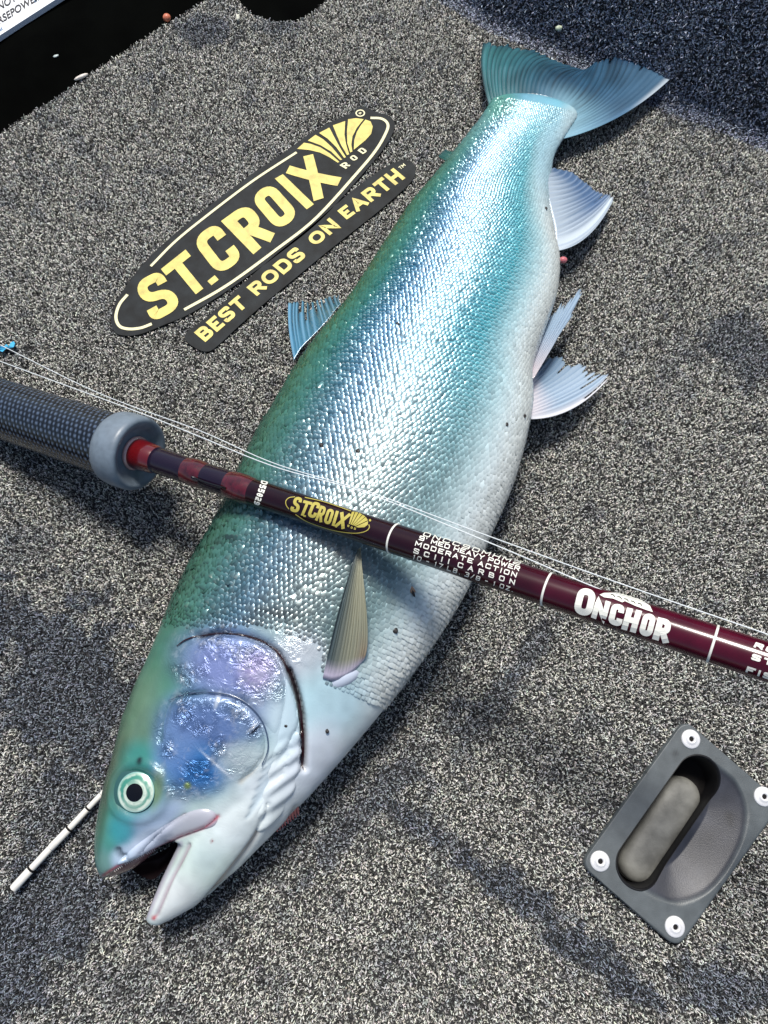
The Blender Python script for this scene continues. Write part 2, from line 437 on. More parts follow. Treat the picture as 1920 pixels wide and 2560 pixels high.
o = mesh_obj('carpet_pile', V, Fq, M_pile, parent=riser, col=c, smooth=False); o['kind'] = 'stuff'

# black side moulding beyond the deck's edge and the capacity plate stuck on it
e2 = [at(a, b, -.02)[:2] for a, b in edge]
V, Fc = [], []
oo = np.array([-.62, .80])
L_ = [np.array(at(a, b, 0)[:2]) for a, b in dd([(-420, 560), (-120, 350), (150, 170), (470, -60), (720, -240), (900, -330)])]
L_ = resample(L_, 40)
for i, q in enumerate(L_):
    for (dx_, z_) in ((-.20, -.045), (-.03, -.045), (.02, -.040), (.045, -.030), (.075, -.022), (.12, -.021), (.30, -.020), (.5, -.020)):
        V.append((q[0]+oo[0]*dx_, q[1]+oo[1]*dx_, z_+.0012*math.sin(i*.9)))
side = tag(mesh_obj('side_moulding', V, grid_faces(40, 8), M_black), 'black plastic side moulding beyond the carpet edge at upper left', 'moulding')
VSIDE = [tuple(v) for v in V]
def zside(P):
    bv = BVHTree.FromPolygons(VSIDE, [tuple(f) for f in grid_faces(40, 8)])
    out = []
    for p in P:
        h = bv.ray_cast(Vector((0, 0, HC)), Vector(p)-Vector((0, 0, HC)))
        out.append(np.array(h[0]) if h[0] else p)
    return np.array(out)
cap_px = [(-130, 176), (0, 88), (140, -2), (230, -60), (90, -260), (-260, -40)]
cp = zside(at([a for a, b in cap_px], [b for a, b in cap_px], -.01)); cz = -.0155
capP = at([a for a, b in cap_px], [b for a, b in cap_px], cz)
Vc, Fcc = fill_poly([tuple(q[:2]) for q in capP], cz, cz-.005)
cap = thing('capacity_label', tuple(capP[0][:2])+(cz-.005,), 'white warning sticker with black capitals on the black moulding at upper left', 'sticker')
mesh_obj('backing', Vc, Fcc, M_white, parent=cap, smooth=False)
def put_text(txt, origin, ux, vy, m, name, parent, z, s=1.0):
    V, Fc = bfont(txt, .022); w_ = V[:, 0].max()
    p = np.array(origin)+V[:, :1]*np.array(ux)+V[:, 1:2]*np.array(vy)
    mesh_obj(name, at(p[:, 0], p[:, 1], z), Fc, m, parent=parent, smooth=False)
# (zoom of the corner: 6.91 px per photograph px)
put_text('. NOT E', (-14, 33.5), (20.5, -12.4), (-6.5, -26), M_ink, 'lettering', cap, cz+.0004)
put_text('HORSEPOWER', (-34.5, 81), (20.3, -12.8), (-7.5, -24), M_ink, 'lettering', cap, cz+.0004)
put_text('IM', (86.5, 6), (11, -6.5), (-4, -15), M_ink2, 'lettering', cap, cz+.0004)
put_text('wsd', (-6, 81), (8, -4.6), (-4, -11), M_ink2, 'lettering', cap, cz+.0004)

# ------------------------------------------------------------------ stickers on the deck
zs = .0004
def sticker(name, outline, label):
    P2 = [tuple(q[:2]) for q in at(outline[:, 0], outline[:, 1], zs)]
    V, Fc = fill_poly(P2, zs, zD-.0002)
    c = np.mean(P2, 0)
    t = thing(name, (c[0], c[1], zD), label, 'sticker')
    mesh_obj('backing', V, Fc, M_decal, parent=t, smooth=False)
    return t
lg = sticker('oval_logo_sticker', stickA, 'long black oval sticker lettered ST.CROIX ROD in yellow on the carpet')
sg = sticker('slogan_sticker', stickB, 'narrow black strip sticker reading BEST RODS ON EARTH in yellow below the oval sticker')
Z3 = lambda l: zoomc(l, 230, 250, 1.975)
zt = zs+.0003
LAY = [0]
def letter(ch, TL, TR, BR, BL, th, rad, W, parent, m=M_gold, H=1.0, name='letter'):
    V, Fc = glyph(ch, W, H, th, rad); LAY[0] += 1; V = V+np.array([0, 0, 3*(LAY[0] % 2)])
    q = Z3([TL, TR, BR, BL])
    return mesh_obj(name, quadmap(V, W, H, *q, zt), Fc, m, parent=parent, smooth=False)
letter('S', (205, 906), (336, 838), (448, 1018), (300, 1100), .205, .30, .62, lg)
letter('T', (340, 835), (462, 738), (592, 898), (470, 992), .2, .1, .66, lg)
letter('C', (490, 690), (614, 602), (748, 778), (628, 870), .205, .30, .60, lg)
letter('R', (637, 598), (765, 505), (902, 672), (797, 762), .21, .24, .56, lg)
letter('O', (779, 482), (882, 404), (1027, 566), (920, 648), .21, .30, .56, lg)
letter('I', (902, 388), (943, 366), (1096, 514), (1060, 540), .22, .1, .225, lg)
letter('X', (957, 348), (1076, 266), (1232, 395), (1110, 500), .2, .1, .62, lg)
V, Fc = fill_poly([tuple(q[:2]) for q in [at(a, b, zt) for a, b in Z3([(570, 894), (606, 865), (625, 887), (590, 915)])]], zt)
mesh_obj('full_stop', V, Fc, M_gold, parent=lg, smooth=False)
Z7 = lambda l: zoomc(l, 740, 260, 5.53)
for poly in ([(15, 620), (110, 535), (200, 550), (340, 600), (470, 685), (600, 800), (575, 810), (470, 740), (330, 670), (180, 635)],
             [(165, 505), (270, 425), (380, 490), (500, 600), (640, 770), (610, 775), (490, 660), (340, 570)],
             [(320, 400), (460, 325), (520, 440), (600, 590), (690, 735), (665, 745), (560, 600), (440, 480)],
             [(510, 295), (680, 235), (670, 420), (690, 550), (735, 695), (705, 705), (620, 560), (560, 420)],
             [(720, 210), (830, 195), (935, 210), (840, 330), (780, 450), (765, 560), (780, 655), (750, 670), (710, 540), (705, 380)],
             [(960, 215), (1030, 240), (1060, 310), (1040, 410), (960, 500), (800, 630), (805, 500), (840, 390), (900, 290)]):
    V, Fc = fill_poly([tuple(at(a, b, zt)[:2]) for a, b in Z7(poly)], zt)
    mesh_obj('fan_blade', V, Fc, M_gold, parent=lg, smooth=False)
def rib(px, th, parent, m, z, name='outline', closed=False, n=60):
    P2 = at(*resample(px, n, closed).T, z)[:, :2]
    V, Fc = ribbon(P2, th, closed)
    return mesh_obj(name, np.column_stack([V, np.full(len(V), z)]), [f for f in Fc], m, parent=parent, smooth=False)
rib(Z3([(290, 820), (420, 690), (600, 545), (800, 395), (1010, 258)]), .0021, lg, M_cream, zt)
rib(Z3([(455, 1035), (600, 955), (720, 878), (900, 745), (1100, 588), (1300, 370), (1400, 250), (1452, 160), (1460, 118), (1430, 92), (1375, 88)]), .0024, lg, M_cream, zt)
rib(Z3([(175, 960), (135, 1010), (118, 1070), (135, 1115), (180, 1130), (240, 1125), (295, 1105)]), .0024, lg, M_cream, zt)
rib(Z7([(830, 125), (850, 95), (888, 83), (925, 92), (946, 122), (930, 155), (888, 168), (848, 157)]), .0011, lg, M_cream, zt, closed=True, n=30)
for ch, q in (('R', [(600, 845), (680, 795), (752, 848), (690, 897)]), ('O', [(733, 738), (797, 698), (867, 752), (798, 790)]), ('D', [(848, 642), (907, 595), (992, 652), (925, 692)]), ('R', [(862, 128), (886, 108), (912, 122), (890, 144)])):
    V, Fc = glyph(ch, .62, 1, .2, .25); mesh_obj('letter', quadmap(V, .62, 1, *Z7(q), zt+.0001), Fc, M_cream, parent=lg, smooth=False)
def qlerp(q, a, b):
    TL, TR, BR, BL = [np.array(x, float) for x in q]
    return TL+(TR-TL)*a, TL+(TR-TL)*b, BL+(BR-BL)*b, BL+(BR-BL)*a
for txt, q in (('BEST', [(503, 1148), (722, 962), (772, 1012), (560, 1195)]), ('RODS', [(762, 925), (1003, 722), (1062, 770), (815, 968)]),
               ('ON', [(1056, 682), (1172, 580), (1228, 626), (1105, 722)]), ('EARTH', [(1211, 547), (1488, 335), (1548, 385), (1258, 590)])):
    wd_ = [{'E': .82, 'O': 1.15, 'D': 1.02, 'A': 1.1, 'N': 1.05}.get(c, .95) for c in txt]; tot = sum(wd_)+.16*(len(txt)-1); x = 0
    for c, w_ in zip(txt, wd_):
        letter(c, *qlerp(q, x/tot, (x+w_)/tot), .24, .5 if c in 'O' else .34, w_*.86, sg); x += w_+.16
for c, q in (('T', [(1512, 332), (1522, 324), (1534, 336), (1524, 344)]), ('M', [(1524, 322), (1538, 312), (1549, 323), (1536, 334)])):
    letter(c, *q, .18, .1, .8, sg, m=M_cream)

# ------------------------------------------------------------------ flush pull handle
hz = .0032
M_plate = mat('cast_grey_plastic', (.10, .112, .115), .42, spec=.5, noise=(120, .18), bump=(1500, .35, .0003))
M_floor = mat('dusty_pocket', (.15, .15, .135), .6, noise=(90, .35), bump=(500, .3, .0005))
M_rivet = mat('rivet_aluminium', (.80, .79, .78), .38, spec=.6, metal=.25, noise=(300, .06))
M_dark = mat('dark_hole', (.008, .007, .007), .7, spec=.2)
Z6 = lambda l: zoomc(l, 1400, 1750, 3.19)
h = thing('flush_pull_handle', (*pl_c, zD), 'grey recessed lift handle plate with four white rivets set in the carpet', 'handle')
Nn_ = 192
cor = np.array([at(a, b, hz)[:2] for a, b in plateC]); cc = cor.mean(0)
def rounded(cor, r, m=10):
    out = []
    for i in range(4):
        a, b, c = cor[i-1], cor[i], cor[(i+1) % 4]
        u = (a-b)/np.linalg.norm(a-b); v = (c-b)/np.linalg.norm(c-b)
        s, e = b+u*r, b+v*r
        for t in np.linspace(0, 1, m): out.append((1-t)**2*s+2*t*(1-t)*(b*.9+.05*(s+e))+t*t*e)
    return np.array(out)
def polar(outline, c, N):
    """points of a closed outline hit from c at N even angles"""
    ang = np.linspace(0, 2*math.pi, N, endpoint=False); o = np.asarray(outline); out = []
    for a in ang:
        d = np.array([math.cos(a), math.sin(a)]); best = 0
        for i in range(len(o)):
            p, q = o[i], o[(i+1) % len(o)]; e = q-p; den = d[0]*e[1]-d[1]*e[0]
            if abs(den) < 1e-15: continue
            w_ = p-c; t = (w_[0]*e[1]-w_[1]*e[0])/den; s = (w_[0]*d[1]-w_[1]*d[0])/den
            if t > best and -1e-9 <= s <= 1+1e-9: best = t
        out.append(c+d*best)
    return np.array(out)
c1, c2 = [np.array(at(a, b, hz)[:2]) for a, b in Z6([(638, 1312), (1112, 630)])]
ax = (c2-c1)/np.linalg.norm(c2-c1); pr = np.array([-ax[1], ax[0]]); hr = .0150
st_out = np.array([c1+hr*(math.cos(t)*-ax+math.sin(t)*pr) for t in np.linspace(math.pi/2, -math.pi/2, 30)]+[c2+hr*(math.cos(t)*ax+math.sin(t)*pr) for t in np.linspace(-math.pi/2, math.pi/2, 30)])
sc = (c1+c2)/2
I_ = polar(st_out, sc, Nn_)
O_ = polar(rounded(cor, .0075), sc, Nn_)
scoop = np.array([at(a, b, hz)[:2] for a, b in Z6([(1150, 480), (1290, 540), (1420, 660), (1490, 830), (1492, 1000), (1440, 1180), (1320, 1390), (1180, 1540), (1020, 1615), (880, 1620), (740, 1560), (620, 1480), (560, 1400), (700, 1100), (950, 740)])])
scoop = resample(scoop, 120, True)
NR = 64
rows = []
for r in np.linspace(0, 1, NR):
    p = I_+(O_-I_)*r; rows.append(p)
G = np.array(rows).reshape(-1, 2)
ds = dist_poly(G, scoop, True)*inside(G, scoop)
zz = hz-.0100*np.minimum(ds/.030, 1)**.8-.0006*smoothstep(ds/.003)
edge_r = np.repeat(np.linspace(0, 1, NR), Nn_)
zz -= .0006*smoothstep((edge_r-.97)/.03)
V = np.column_stack([G, zz]); Fg = grid_faces(NR, Nn_, True)
inn = V[:Nn_]
skirt = np.column_stack([O_+(O_-cc)/np.linalg.norm(O_-cc, axis=1)[:, None]*.0004, np.full(Nn_, zD-.001)])
V = np.concatenate([V, skirt]); base = NR*Nn_; j = np.arange(Nn_); j2 = (j+1) % Nn_
Fg = np.concatenate([Fg, np.stack([(NR-1)*Nn_+j, (NR-1)*Nn_+j2, base+j2, base+j], 1)])
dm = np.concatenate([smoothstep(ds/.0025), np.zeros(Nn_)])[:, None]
shade_mottle = .75+.5*vnoise(V[:, 0]+3, V[:, 1]+3, 90, 31)[:, None]
pc = np.array([.080, .092, .096])*(1-dm)+dm*np.array([.034, .036, .045])*shade_mottle  # finger dish: its shade is put into the plate colour, mottled
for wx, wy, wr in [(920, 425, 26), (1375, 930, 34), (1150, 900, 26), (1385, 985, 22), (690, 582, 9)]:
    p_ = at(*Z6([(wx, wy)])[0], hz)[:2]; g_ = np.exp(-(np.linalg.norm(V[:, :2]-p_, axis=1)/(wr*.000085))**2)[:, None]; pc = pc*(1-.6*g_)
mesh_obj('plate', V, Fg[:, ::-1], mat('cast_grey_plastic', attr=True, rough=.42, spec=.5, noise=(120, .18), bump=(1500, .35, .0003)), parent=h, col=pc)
# pocket: lip bead, wall, dished floor; wall and floor near-black, shade put into their colour
ring = [(1.015, 0, None), (1.0, .0005, None), (.985, .0002, None), (.975, -.004, None), (.965, None, -.024), (.93, None, -.0275)]
rows = []
for s_, dz_, za in ring:
    p = sc+(I_-sc)*s_; z_ = (inn[:, 2]+dz_) if za is None else np.full(Nn_, za)
    rows.append(np.column_stack([p, z_]))
V = np.concatenate(rows); mesh_obj('pocket_wall', V, grid_faces(len(rows), Nn_, True), mat('pocket_shade_black', (.006, .006, .007), .5, spec=.25), parent=h)
rows = []
for s_, z_ in ((.966, -.0225), (.9, -.0262), (.8, -.028), (.6, -.0288), (.35, -.029), (.12, -.029), (.0, -.029)):
    rows.append(np.column_stack([sc+(I_-sc)*s_, np.full(Nn_, z_)]))
mesh_obj('pocket_floor', np.concatenate(rows), grid_faces(len(rows), Nn_, True), M_dark, parent=h)
d1, d2 = [np.array(at(a, b, -.014)[:2]) for a, b in Z6([(640, 1300), (985, 768)])]
bx_ = (d2-d1)/np.linalg.norm(d2-d1); by_ = np.array([-bx_[1], bx_[0]]); rows = []
for r_, z_ in ((.0128, -.0285), (.0128, -.020), (.0122, -.0172), (.0106, -.0150), (.0080, -.0138), (.004, -.0133), (.0002, -.0132)):
    o_ = np.array([d1+r_*(math.cos(t)*-bx_+math.sin(t)*by_) for t in np.linspace(math.pi/2, -math.pi/2, 24)]+[d2+r_*(math.cos(t)*bx_+math.sin(t)*by_) for t in np.linspace(-math.pi/2, math.pi/2, 24)])
    rows.append(np.column_stack([o_, np.full(48, z_)]))
mesh_obj('grab_bar', np.concatenate(rows[:-1]), [tuple(f_) for f_ in grid_faces(len(rows)-1, 48, True)]+[tuple(range((len(rows)-2)*48, (len(rows)-1)*48))], M_floor, parent=h)
def lathe(c, prof, n=28, nrm=(0, 0, 1)):
    q = Vector((0, 0, 1)).rotation_difference(Vector(nrm)).to_matrix()
    V = [Vector(c)+q@Vector((r*math.cos(2*math.pi*k/n), r*math.sin(2*math.pi*k/n), z)) for r, z in prof for k in range(n)]
    return np.array(V), grid_faces(len(prof), n, True)
for a, b in Z6([(1042, 312), (1622, 770), (318, 1285), (915, 1808)]):
    p = at(a, b, hz)
    v, f = lathe(p, [(.0062, -.0004), (.0062, .0005), (.0056, .0009), (.0046, .0013), (.0034, .0016), (.0030, .0023), (.0022, .0024), (.0017, .0020), (.0015, .0006)])
    rv = mesh_obj('rivet', v, f, M_rivet, parent=h)
    ORIG[rv.name] = ORIG[h.name]
    v, f = lathe(p, [(.0016, .0010), (.0010, .0012), (.0, .0012)], 12)
    mesh_obj('rivet_hole', v, f, M_dark, parent=rv)

# ------------------------------------------------------------------ fish
fish = thing('fish', tuple(at(860, 1200, 0)), 'large blue-green and silver fish lying on its side with its mouth open', 'fish')
pairs = [((1066, 212), (1250, 246)), ((1042, 252), (1222, 290)), ((1005, 300), (1197, 335)), ((970, 345), (1188, 385)), ((925, 400), (1186, 440)), ((880, 455), (1196, 510)),
         ((838, 520), (1207, 570)), ((795, 588), (1200, 640)), ((745, 665), (1175, 715)), ((690, 733), (1148, 800)), ((640, 800), (1148, 880)), ((592, 880), (1130, 970)),
         ((548, 955), (1100, 1065)), ((505, 1045), (1055, 1165)), ((465, 1130), (1010, 1270)), ((420, 1205), (960, 1355)), ((385, 1275), (905, 1435)), ((350, 1355), (840, 1520)),
         ((320, 1425), (770, 1605)), ((290, 1490), (705, 1680)), ((262, 1570), (645, 1745)), ((240, 1655), (580, 1812)), ((224, 1725), (515, 1875))]
bb = [.0055, .009, .013, .018, .022, .027, .032, .037, .041, .044, .046, .047, .0475, .0475, .047, .046, .045, .044, .042, .040, .0365, .029, .016]
def loft(pairs, b, zc, ns, nth=84, e=2.0, tip=True):
    Lp = resample([p[0] for p in pairs], ns)*D; Rp = resample([p[1] for p in pairs], ns)*D
    b = resample([(x, y) for x, y in zip(b, zc)], ns); zc = b[:, 1]; b = b[:, 0]
    L = at(Lp[:, 0], Lp[:, 1], zc); R = at(Rp[:, 0], Rp[:, 1], zc)
    C = (L+R)/2; A = (R-L)/2
    th = np.linspace(0, 2*math.pi, nth, endpoint=False)
    cs = np.sign(np.cos(th))*np.abs(np.cos(th))**(2/e); sn = np.sign(np.sin(th))*np.abs(np.sin(th))**(2/e)
    V = C[:, None]+A[:, None]*cs[None, :, None]+np.array([0, 0, 1.])*(b[:, None]*sn)[..., None]
    Fc = [tuple(f) for f in grid_faces(ns, nth, True)]
    Vf = V.reshape(-1, 3)
    # domed ends
    ex = []; off = len(Vf); VV = [Vf]
    for e_i, s_i in ((0, 1), (ns-1, ns-2)):
        flat_ = tip is False and e_i > 0
        d = C[e_i]-C[s_i]; d /= np.linalg.norm(d); rr_ = .0015 if flat_ else min(np.linalg.norm(A[e_i])*.35, .012)
        last = np.arange(nth)+e_i*nth
        for k_, (sc_, f_) in enumerate(((.85, .45), (.55, .8), (.2, .98))):
            VV.append(C[e_i]+(V[e_i]-C[e_i])*sc_+d*rr_*f_); cur = np.arange(nth)+off; off += nth
            for q in range(nth): Fc.append((last[q], last[(q+1) % nth], cur[(q+1) % nth], cur[q]))
            last = cur
        Fc.append(tuple(last))
    return np.concatenate(VV), Fc, (L, R, C, A, b)
zc = [max(x*.97, .0165) for x in bb[:-3]]+[.037, .036, .035]
Vb, Fb, SEC = loft(pairs, bb, zc, 160, tip=False)
Vu, Fu, _ = loft([((270, 1540), (560, 1660)), ((242, 1650), (500, 1748)), ((222, 1725), (432, 1795)), ((211, 1780), (376, 1812)), ((207, 1825), (330, 1857)), ((210, 1868), (292, 1887)), ((222, 1898), (252, 1903))],
                 [.0355, .0325, .027, .022, .018, .0135, .006], [.036, .036, .036, .036, .035, .034, .033], 60)
Vl, Fl, _ = loft([((470, 1660), (672, 1700)), ((425, 1752), (616, 1770)), ((396, 1806), (556, 1835)), ((376, 1846), (500, 1892)), ((353, 1892), (440, 1945)), ((332, 1940), (388, 1977)), ((315, 1984), (344, 1999))],
                 [.0345, .0300, .0250, .0195, .0145, .010, .005], [.034, .034, .033, .031, .029, .027, .026], 60)
Va, Fa = join([(Vb, Fb), (Vu, Fu), (Vl, Fl)])
tmp = mesh_obj('tmp', Va, Fa, None, parent=fish)
md = tmp.modifiers.new('r', 'REMESH'); md.mode = 'VOXEL'; md.voxel_size = .00135
m2 = tmp.modifiers.new('s', 'SMOOTH'); m2.iterations = 9; m2.factor = .5
dg = bpy.context.evaluated_depsgraph_get(); dg.update()
bm_ = bpy.data.meshes.new_from_object(tmp.evaluated_get(dg))
bpy.data.objects.remove(tmp)
n = len(bm_.vertices); co = np.empty(n*3, np.float32); bm_.vertices.foreach_get('co', co); co = co.reshape(-1, 3).astype(float)+np.array(ORIG['fish'])
no = np.empty(n*3, np.float32); bm_.vertices.foreach_get('normal', no); no = no.reshape(-1, 3).astype(float)
faces = [tuple(p.vertices) for p in bm_.polygons]

# position along / across the fish for painting
Ls, Rs, Cs, As, Bs = SEC
kd = KDTree(160*21)
for i in range(160):
    for j_ in range(21):
        kd.insert(Vector(tuple((Ls[i]+(Rs[i]-Ls[i])*j_/20)[:2])+(0,)), i*21+j_)
kd.balance()
def st_of(P):
    s = np.empty(len(P)); t = np.empty(len(P))
    for k_, p in enumerate(P):
        _, i, _ = kd.find((p[0], p[1], 0)); a = i//21
        L, R = Ls[a][:2], Rs[a][:2]; e = R-L
        s[k_] = a/159*22; t[k_] = np.clip(((p[:2]-L)@e)/(e@e), -.05, 1.05)
    return s, t
RT = [0, .07, .16, .25, .34, .44, .54, .64, .74, .84, .92, 1.0]
RC = np.array([srgb(*c) for c in ((40, 88, 74), (66, 118, 92), (44, 116, 108), (52, 122, 146), (66, 128, 170), (92, 144, 170), (96, 154, 172), (56, 150, 170), (84, 184, 198), (178, 214, 218), (222, 234, 232), (232, 236, 230))])
RCF = np.array([srgb(*c) for c in ((44, 84, 72), (66, 108, 90), (72, 120, 112), (96, 138, 148), (94, 134, 158), (126, 152, 160), (142, 164, 166), (138, 168, 172), (164, 200, 202), (196, 216, 216), (222, 230, 228), (230, 234, 230))])  # silvery front half; part of the highlight band is in this colour
blobs = [  # x, y (d), rx, ry, rot, colour, strength : the fish's own markings
    (1190, 215, 90, 60, .2, (120, 176, 196), .8), (1232, 258, 26, 34, 0, (190, 212, 216), .6), (497, 1166, 22, 9, .2, (36, 48, 50), .75), (470, 1175, 12, 10, .2, (44, 60, 58), .6), (600, 1322, 62, 11, .1, (52, 66, 72), .7), (545, 1340, 26, 10, .2, (60, 70, 76), .6), (1010, 640, 26, 7, -.95, (150, 176, 186), .4), (760, 1010, 22, 8, -.9, (70, 96, 110), .4), (1080, 225, 50, 40, 0, (70, 140, 120), .6), (1190, 350, 40, 110, 0, (160, 206, 222), .7),
    (330, 1440, 80, 160, .45, (68, 118, 100), 1), (285, 1560, 60, 140, .25, (92, 124, 102), 1), (250, 1660, 45, 90, .15, (84, 102, 82), .9), (300, 1640, 45, 45, 0, (54, 130, 120), .9),
    (500, 1440, 128, 82, .3, (128, 142, 192), 1), (560, 1540, 40, 60, .2, (140, 156, 190), .7), (560, 1450, 50, 50, 0, (166, 156, 192), .8), (450, 1570, 110, 75, .2, (94, 120, 168), 1), (425, 1660, 85, 62, .1, (56, 116, 178), 1), (380, 1600, 50, 90, .2, (110, 140, 190), .6),
    (620, 1560, 50, 110, -.1, (186, 206, 216), .95), (580, 1700, 90, 90, 0, (206, 216, 220), 1), (520, 1640, 60, 40, 0, (190, 205, 205), .7), (660, 1420, 70, 60, .6, (190, 196, 204), .8),
    (720, 1520, 90, 90, 0, (176, 206, 216), .9), (680, 1640, 60, 90, .5, (206, 214, 224), .9), (440, 1850, 110, 110, 0, (206, 222, 214), 1), (455, 1830, 40, 70, .5, (196, 214, 214), .6), (370, 1950, 80, 70, 0, (216, 222, 220), 1), (520, 1780, 90, 70, 0, (210, 220, 220), 1),
    (345, 1765, 70, 34, -.6, (150, 168, 194), .9), (310, 1830, 90, 30, -.55, (190, 204, 222), 1), (235, 1790, 28, 70, 0, (66, 132, 120), .95), (225, 1870, 20, 34, 0, (96, 136, 128), .9), (262, 1790, 30, 40, 0, (50, 140, 150), .8), (265, 1850, 28, 24, -.4, (170, 190, 210), .7),
    (296, 1708, 70, 66, 0, (48, 112, 104), .75), (340, 1700, 16, 50, .2, (120, 140, 90), .6), (405, 1697, 9, 9, 0, (130, 150, 70), .9), (551, 1577, 19, 3.6, -.72, (26, 34, 52), 1), (545, 1572, 17, 2.5, -.72, (225, 232, 236), .8), (468, 1652, 50, 2.6, .72, (216, 226, 236), .8), (470, 1512, 5, 22, .3, (216, 226, 236), .7),
    (228, 1700, 14, 150, .12, (70, 84, 62), .6), (262, 1560, 12, 130, .3, (64, 92, 70), .5)]
def paint(P, s=None, t=None):
    if s is None: s, t = st_of(P)
    px, py = pix(P); x = px/D; y = py/D
    c = np.stack([np.interp(t, RT, RC[:, k_]) for k_ in range(3)], -1)
    cF = np.stack([np.interp(t, RT, RCF[:, k_]) for k_ in range(3)], -1); fr_ = smoothstep((s-8.5)/5)[:, None]; c = c*(1-fr_)+cF*fr_
    lat = np.interp(s, [0, 7, 10, 14, 18], [.46, .34, .32, .33, .36]); ln = (np.exp(-((t-lat)/.007)**2)*smoothstep((17-s)/2))[:, None]*.55; c = c*(1-ln)+ln*srgb(176, 206, 216)
    tail = smoothstep((5-s)/5)[:, None]*.35; c = c*(1-tail)+tail*srgb(150, 200, 215)
    for cx, cy, rx, ry, ro, cl, k_ in blobs:
        if y.min() > cy+3*ry+3*rx or y.max() < cy-3*ry-3*rx: continue
        u = (x-cx)*math.cos(ro)+(y-cy)*math.sin(ro); v = -(x-cx)*math.sin(ro)+(y-cy)*math.cos(ro)
        g = (k_*smoothstep(1.35-np.sqrt((u/rx)**2+(v/ry)**2)))[:, None]
        c = c*(1-g)+g*srgb(*cl)
    # guanine flecks: silvery shreds over the blue of cheek and gill cover
    hd = (y > 1340) & (y < 1760)
    if hd.any():
        f = foil(P); m_ = .55*vnoise(P[:, 0]*1.0+3, P[:, 1]+3, 420, 11)+.45*vnoise(P[:, 0]+3, P[:, 1]*1.0+3, 1100, 12)
        big = vnoise(P[:, 0]+3, P[:, 1]+3, 75, 13)
        k_ = (f*smoothstep((m_*.85+big*.35-.66)/.2)*.32)[:, None]
        c = c*(1-k_)+k_*srgb(226, 230, 236)
    return np.clip(c*.9, 0, 1)
def foil(P):
    """how silvery-crumpled the head is at P (cheek and gill cover)"""
    px, py = pix(P); x = px/D; y = py/D; g = np.zeros(len(P))
    for cx, cy, rx, ry, ro, k_ in ((500, 1440, 142, 90, .3, 1), (455, 1590, 122, 108, .2, 1), (420, 1670, 84, 64, 0, .8), (640, 1400, 70, 34, .5, .6)):
        u = (x-cx)*math.cos(ro)+(y-cy)*math.sin(ro); v = -(x-cx)*math.sin(ro)+(y-cy)*math.cos(ro)
        g = np.maximum(g, k_*smoothstep((1.15-np.sqrt((u/rx)**2+(v/ry)**2))/.3))
    return g*(.35+.8*smoothstep((vnoise(P[:, 0]+3, P[:, 1]+3, 95, 17)*.7+vnoise(P[:, 0]+3, P[:, 1]+3, 260, 18)*.3-.25)/.5))
s_v, t_v = st_of(co)
col = paint(co, s_v, t_v)
px, py = pix(co); XY = np.column_stack([px/D, py/D])
upm = (no[:, 2] > -.25)
slit = [(425, 1374), (480, 1366), (540, 1376), (590, 1400), (625, 1450), (648, 1520), (657, 1590), (657, 1660)]
lip = [(224, 1893), (262, 1868), (300, 1848), (340, 1830), (385, 1808), (440, 1786), (470, 1764)]
disp = np.zeros(n)
def groove(line, depth, wdt, colr=None, cst=1.0, cw=None):
    d = dist_poly(XY, resample(line, 40)); g = np.exp(-(d/wdt)**2)*upm
    disp[:] -= depth*g
    if colr is not None:
        gc = (cst*np.exp(-(d/(cw or wdt))**2)*upm)[:, None]; col[:] = col*(1-gc)+gc*srgb(*colr)
groove(slit, .0034, 6, (44, 40, 58), .85, 4)
groove(slit[4:], .0045, 7, (52, 12, 18), .95, 6)
for i in range(7):                                   # folds of the gill membrane
    a = i*17
    groove([(646-a*.35, 1560+a*1.1), (618-a*.5, 1610+a*1.1), (575-a*.4, 1650+a*1.15)], .0011, 4, (150, 170, 182), .5, 4)
groove([(430, 1965), (500, 1880), (555, 1805), (580, 1740)], .0022, 6, (168, 150, 132), .75, 5)
groove([(470, 1955), (545, 1880), (610, 1800), (640, 1745)], .0012, 6, (190, 196, 190), .5, 6)
groove([(338, 1978), (366, 1908), (392, 1858), (408, 1826)], .0016, 4, (150, 128, 140), .75, 4)
gi2 = (smoothstep((9-dist_poly(XY, resample([(318, 1978), (345, 1915), (370, 1862), (390, 1822)], 30)))/8)*.6)[:, None]; col[:] = col*(1-gi2)+gi2*srgb(178, 170, 190)
groove([(300, 1842), (350, 1795), (400, 1760)], .001, 3, (150, 110, 90), .7, 3)
groove([(520, 1690), (545, 1665), (560, 1640)], .001, 5, (170, 160, 140), .5, 6)
groove([(345, 1600), (360, 1540), (385, 1505), (440, 1494)], .0012, 6, (50, 90, 80), .4, 6)
groove([(255, 1838), (262, 1850), (272, 1853)], .003, 6, (20, 40, 55), .8, 6)          # nostril
# inside of the jaws
lipr = resample(lip, 60); d = dist_poly(XY, lipr)
below = inside(XY, [tuple(q) for q in lipr]+[(384, 1812), (350, 1842), (322, 1876), (265, 1918), (215, 1920)])
inner = below & ((XY[:, 0] < 385))
gi = (smoothstep(d/9)*inner)[:, None]
col = col*(1-gi)+gi*srgb(96, 66, 70)
disp -= .003*smoothstep(d/10)*inner
groove(lip, .0008, 4, (176, 70, 84), .85, 4.5)
# eye socket, red fleck on the chin, cut above the eye
de = np.hypot(XY[:, 0]-296, XY[:, 1]-1710)
disp -= .0022*smoothstep((54-de)/14)*upm; disp += .0012*np.exp(-((de-62)/10)**2)*upm
for cx, cy, r_, cl in ((332, 1983, 5, (170, 30, 45)), (303, 1646, 6, (12, 14, 16)), (458, 1817, 3, (120, 20, 30)), (303, 1640, 5, (12, 14, 16))):
    g = np.exp(-(np.hypot(XY[:, 0]-cx, XY[:, 1]-cy)/r_)**2)[:, None]; col = col*(1-g)+g*srgb(*cl)
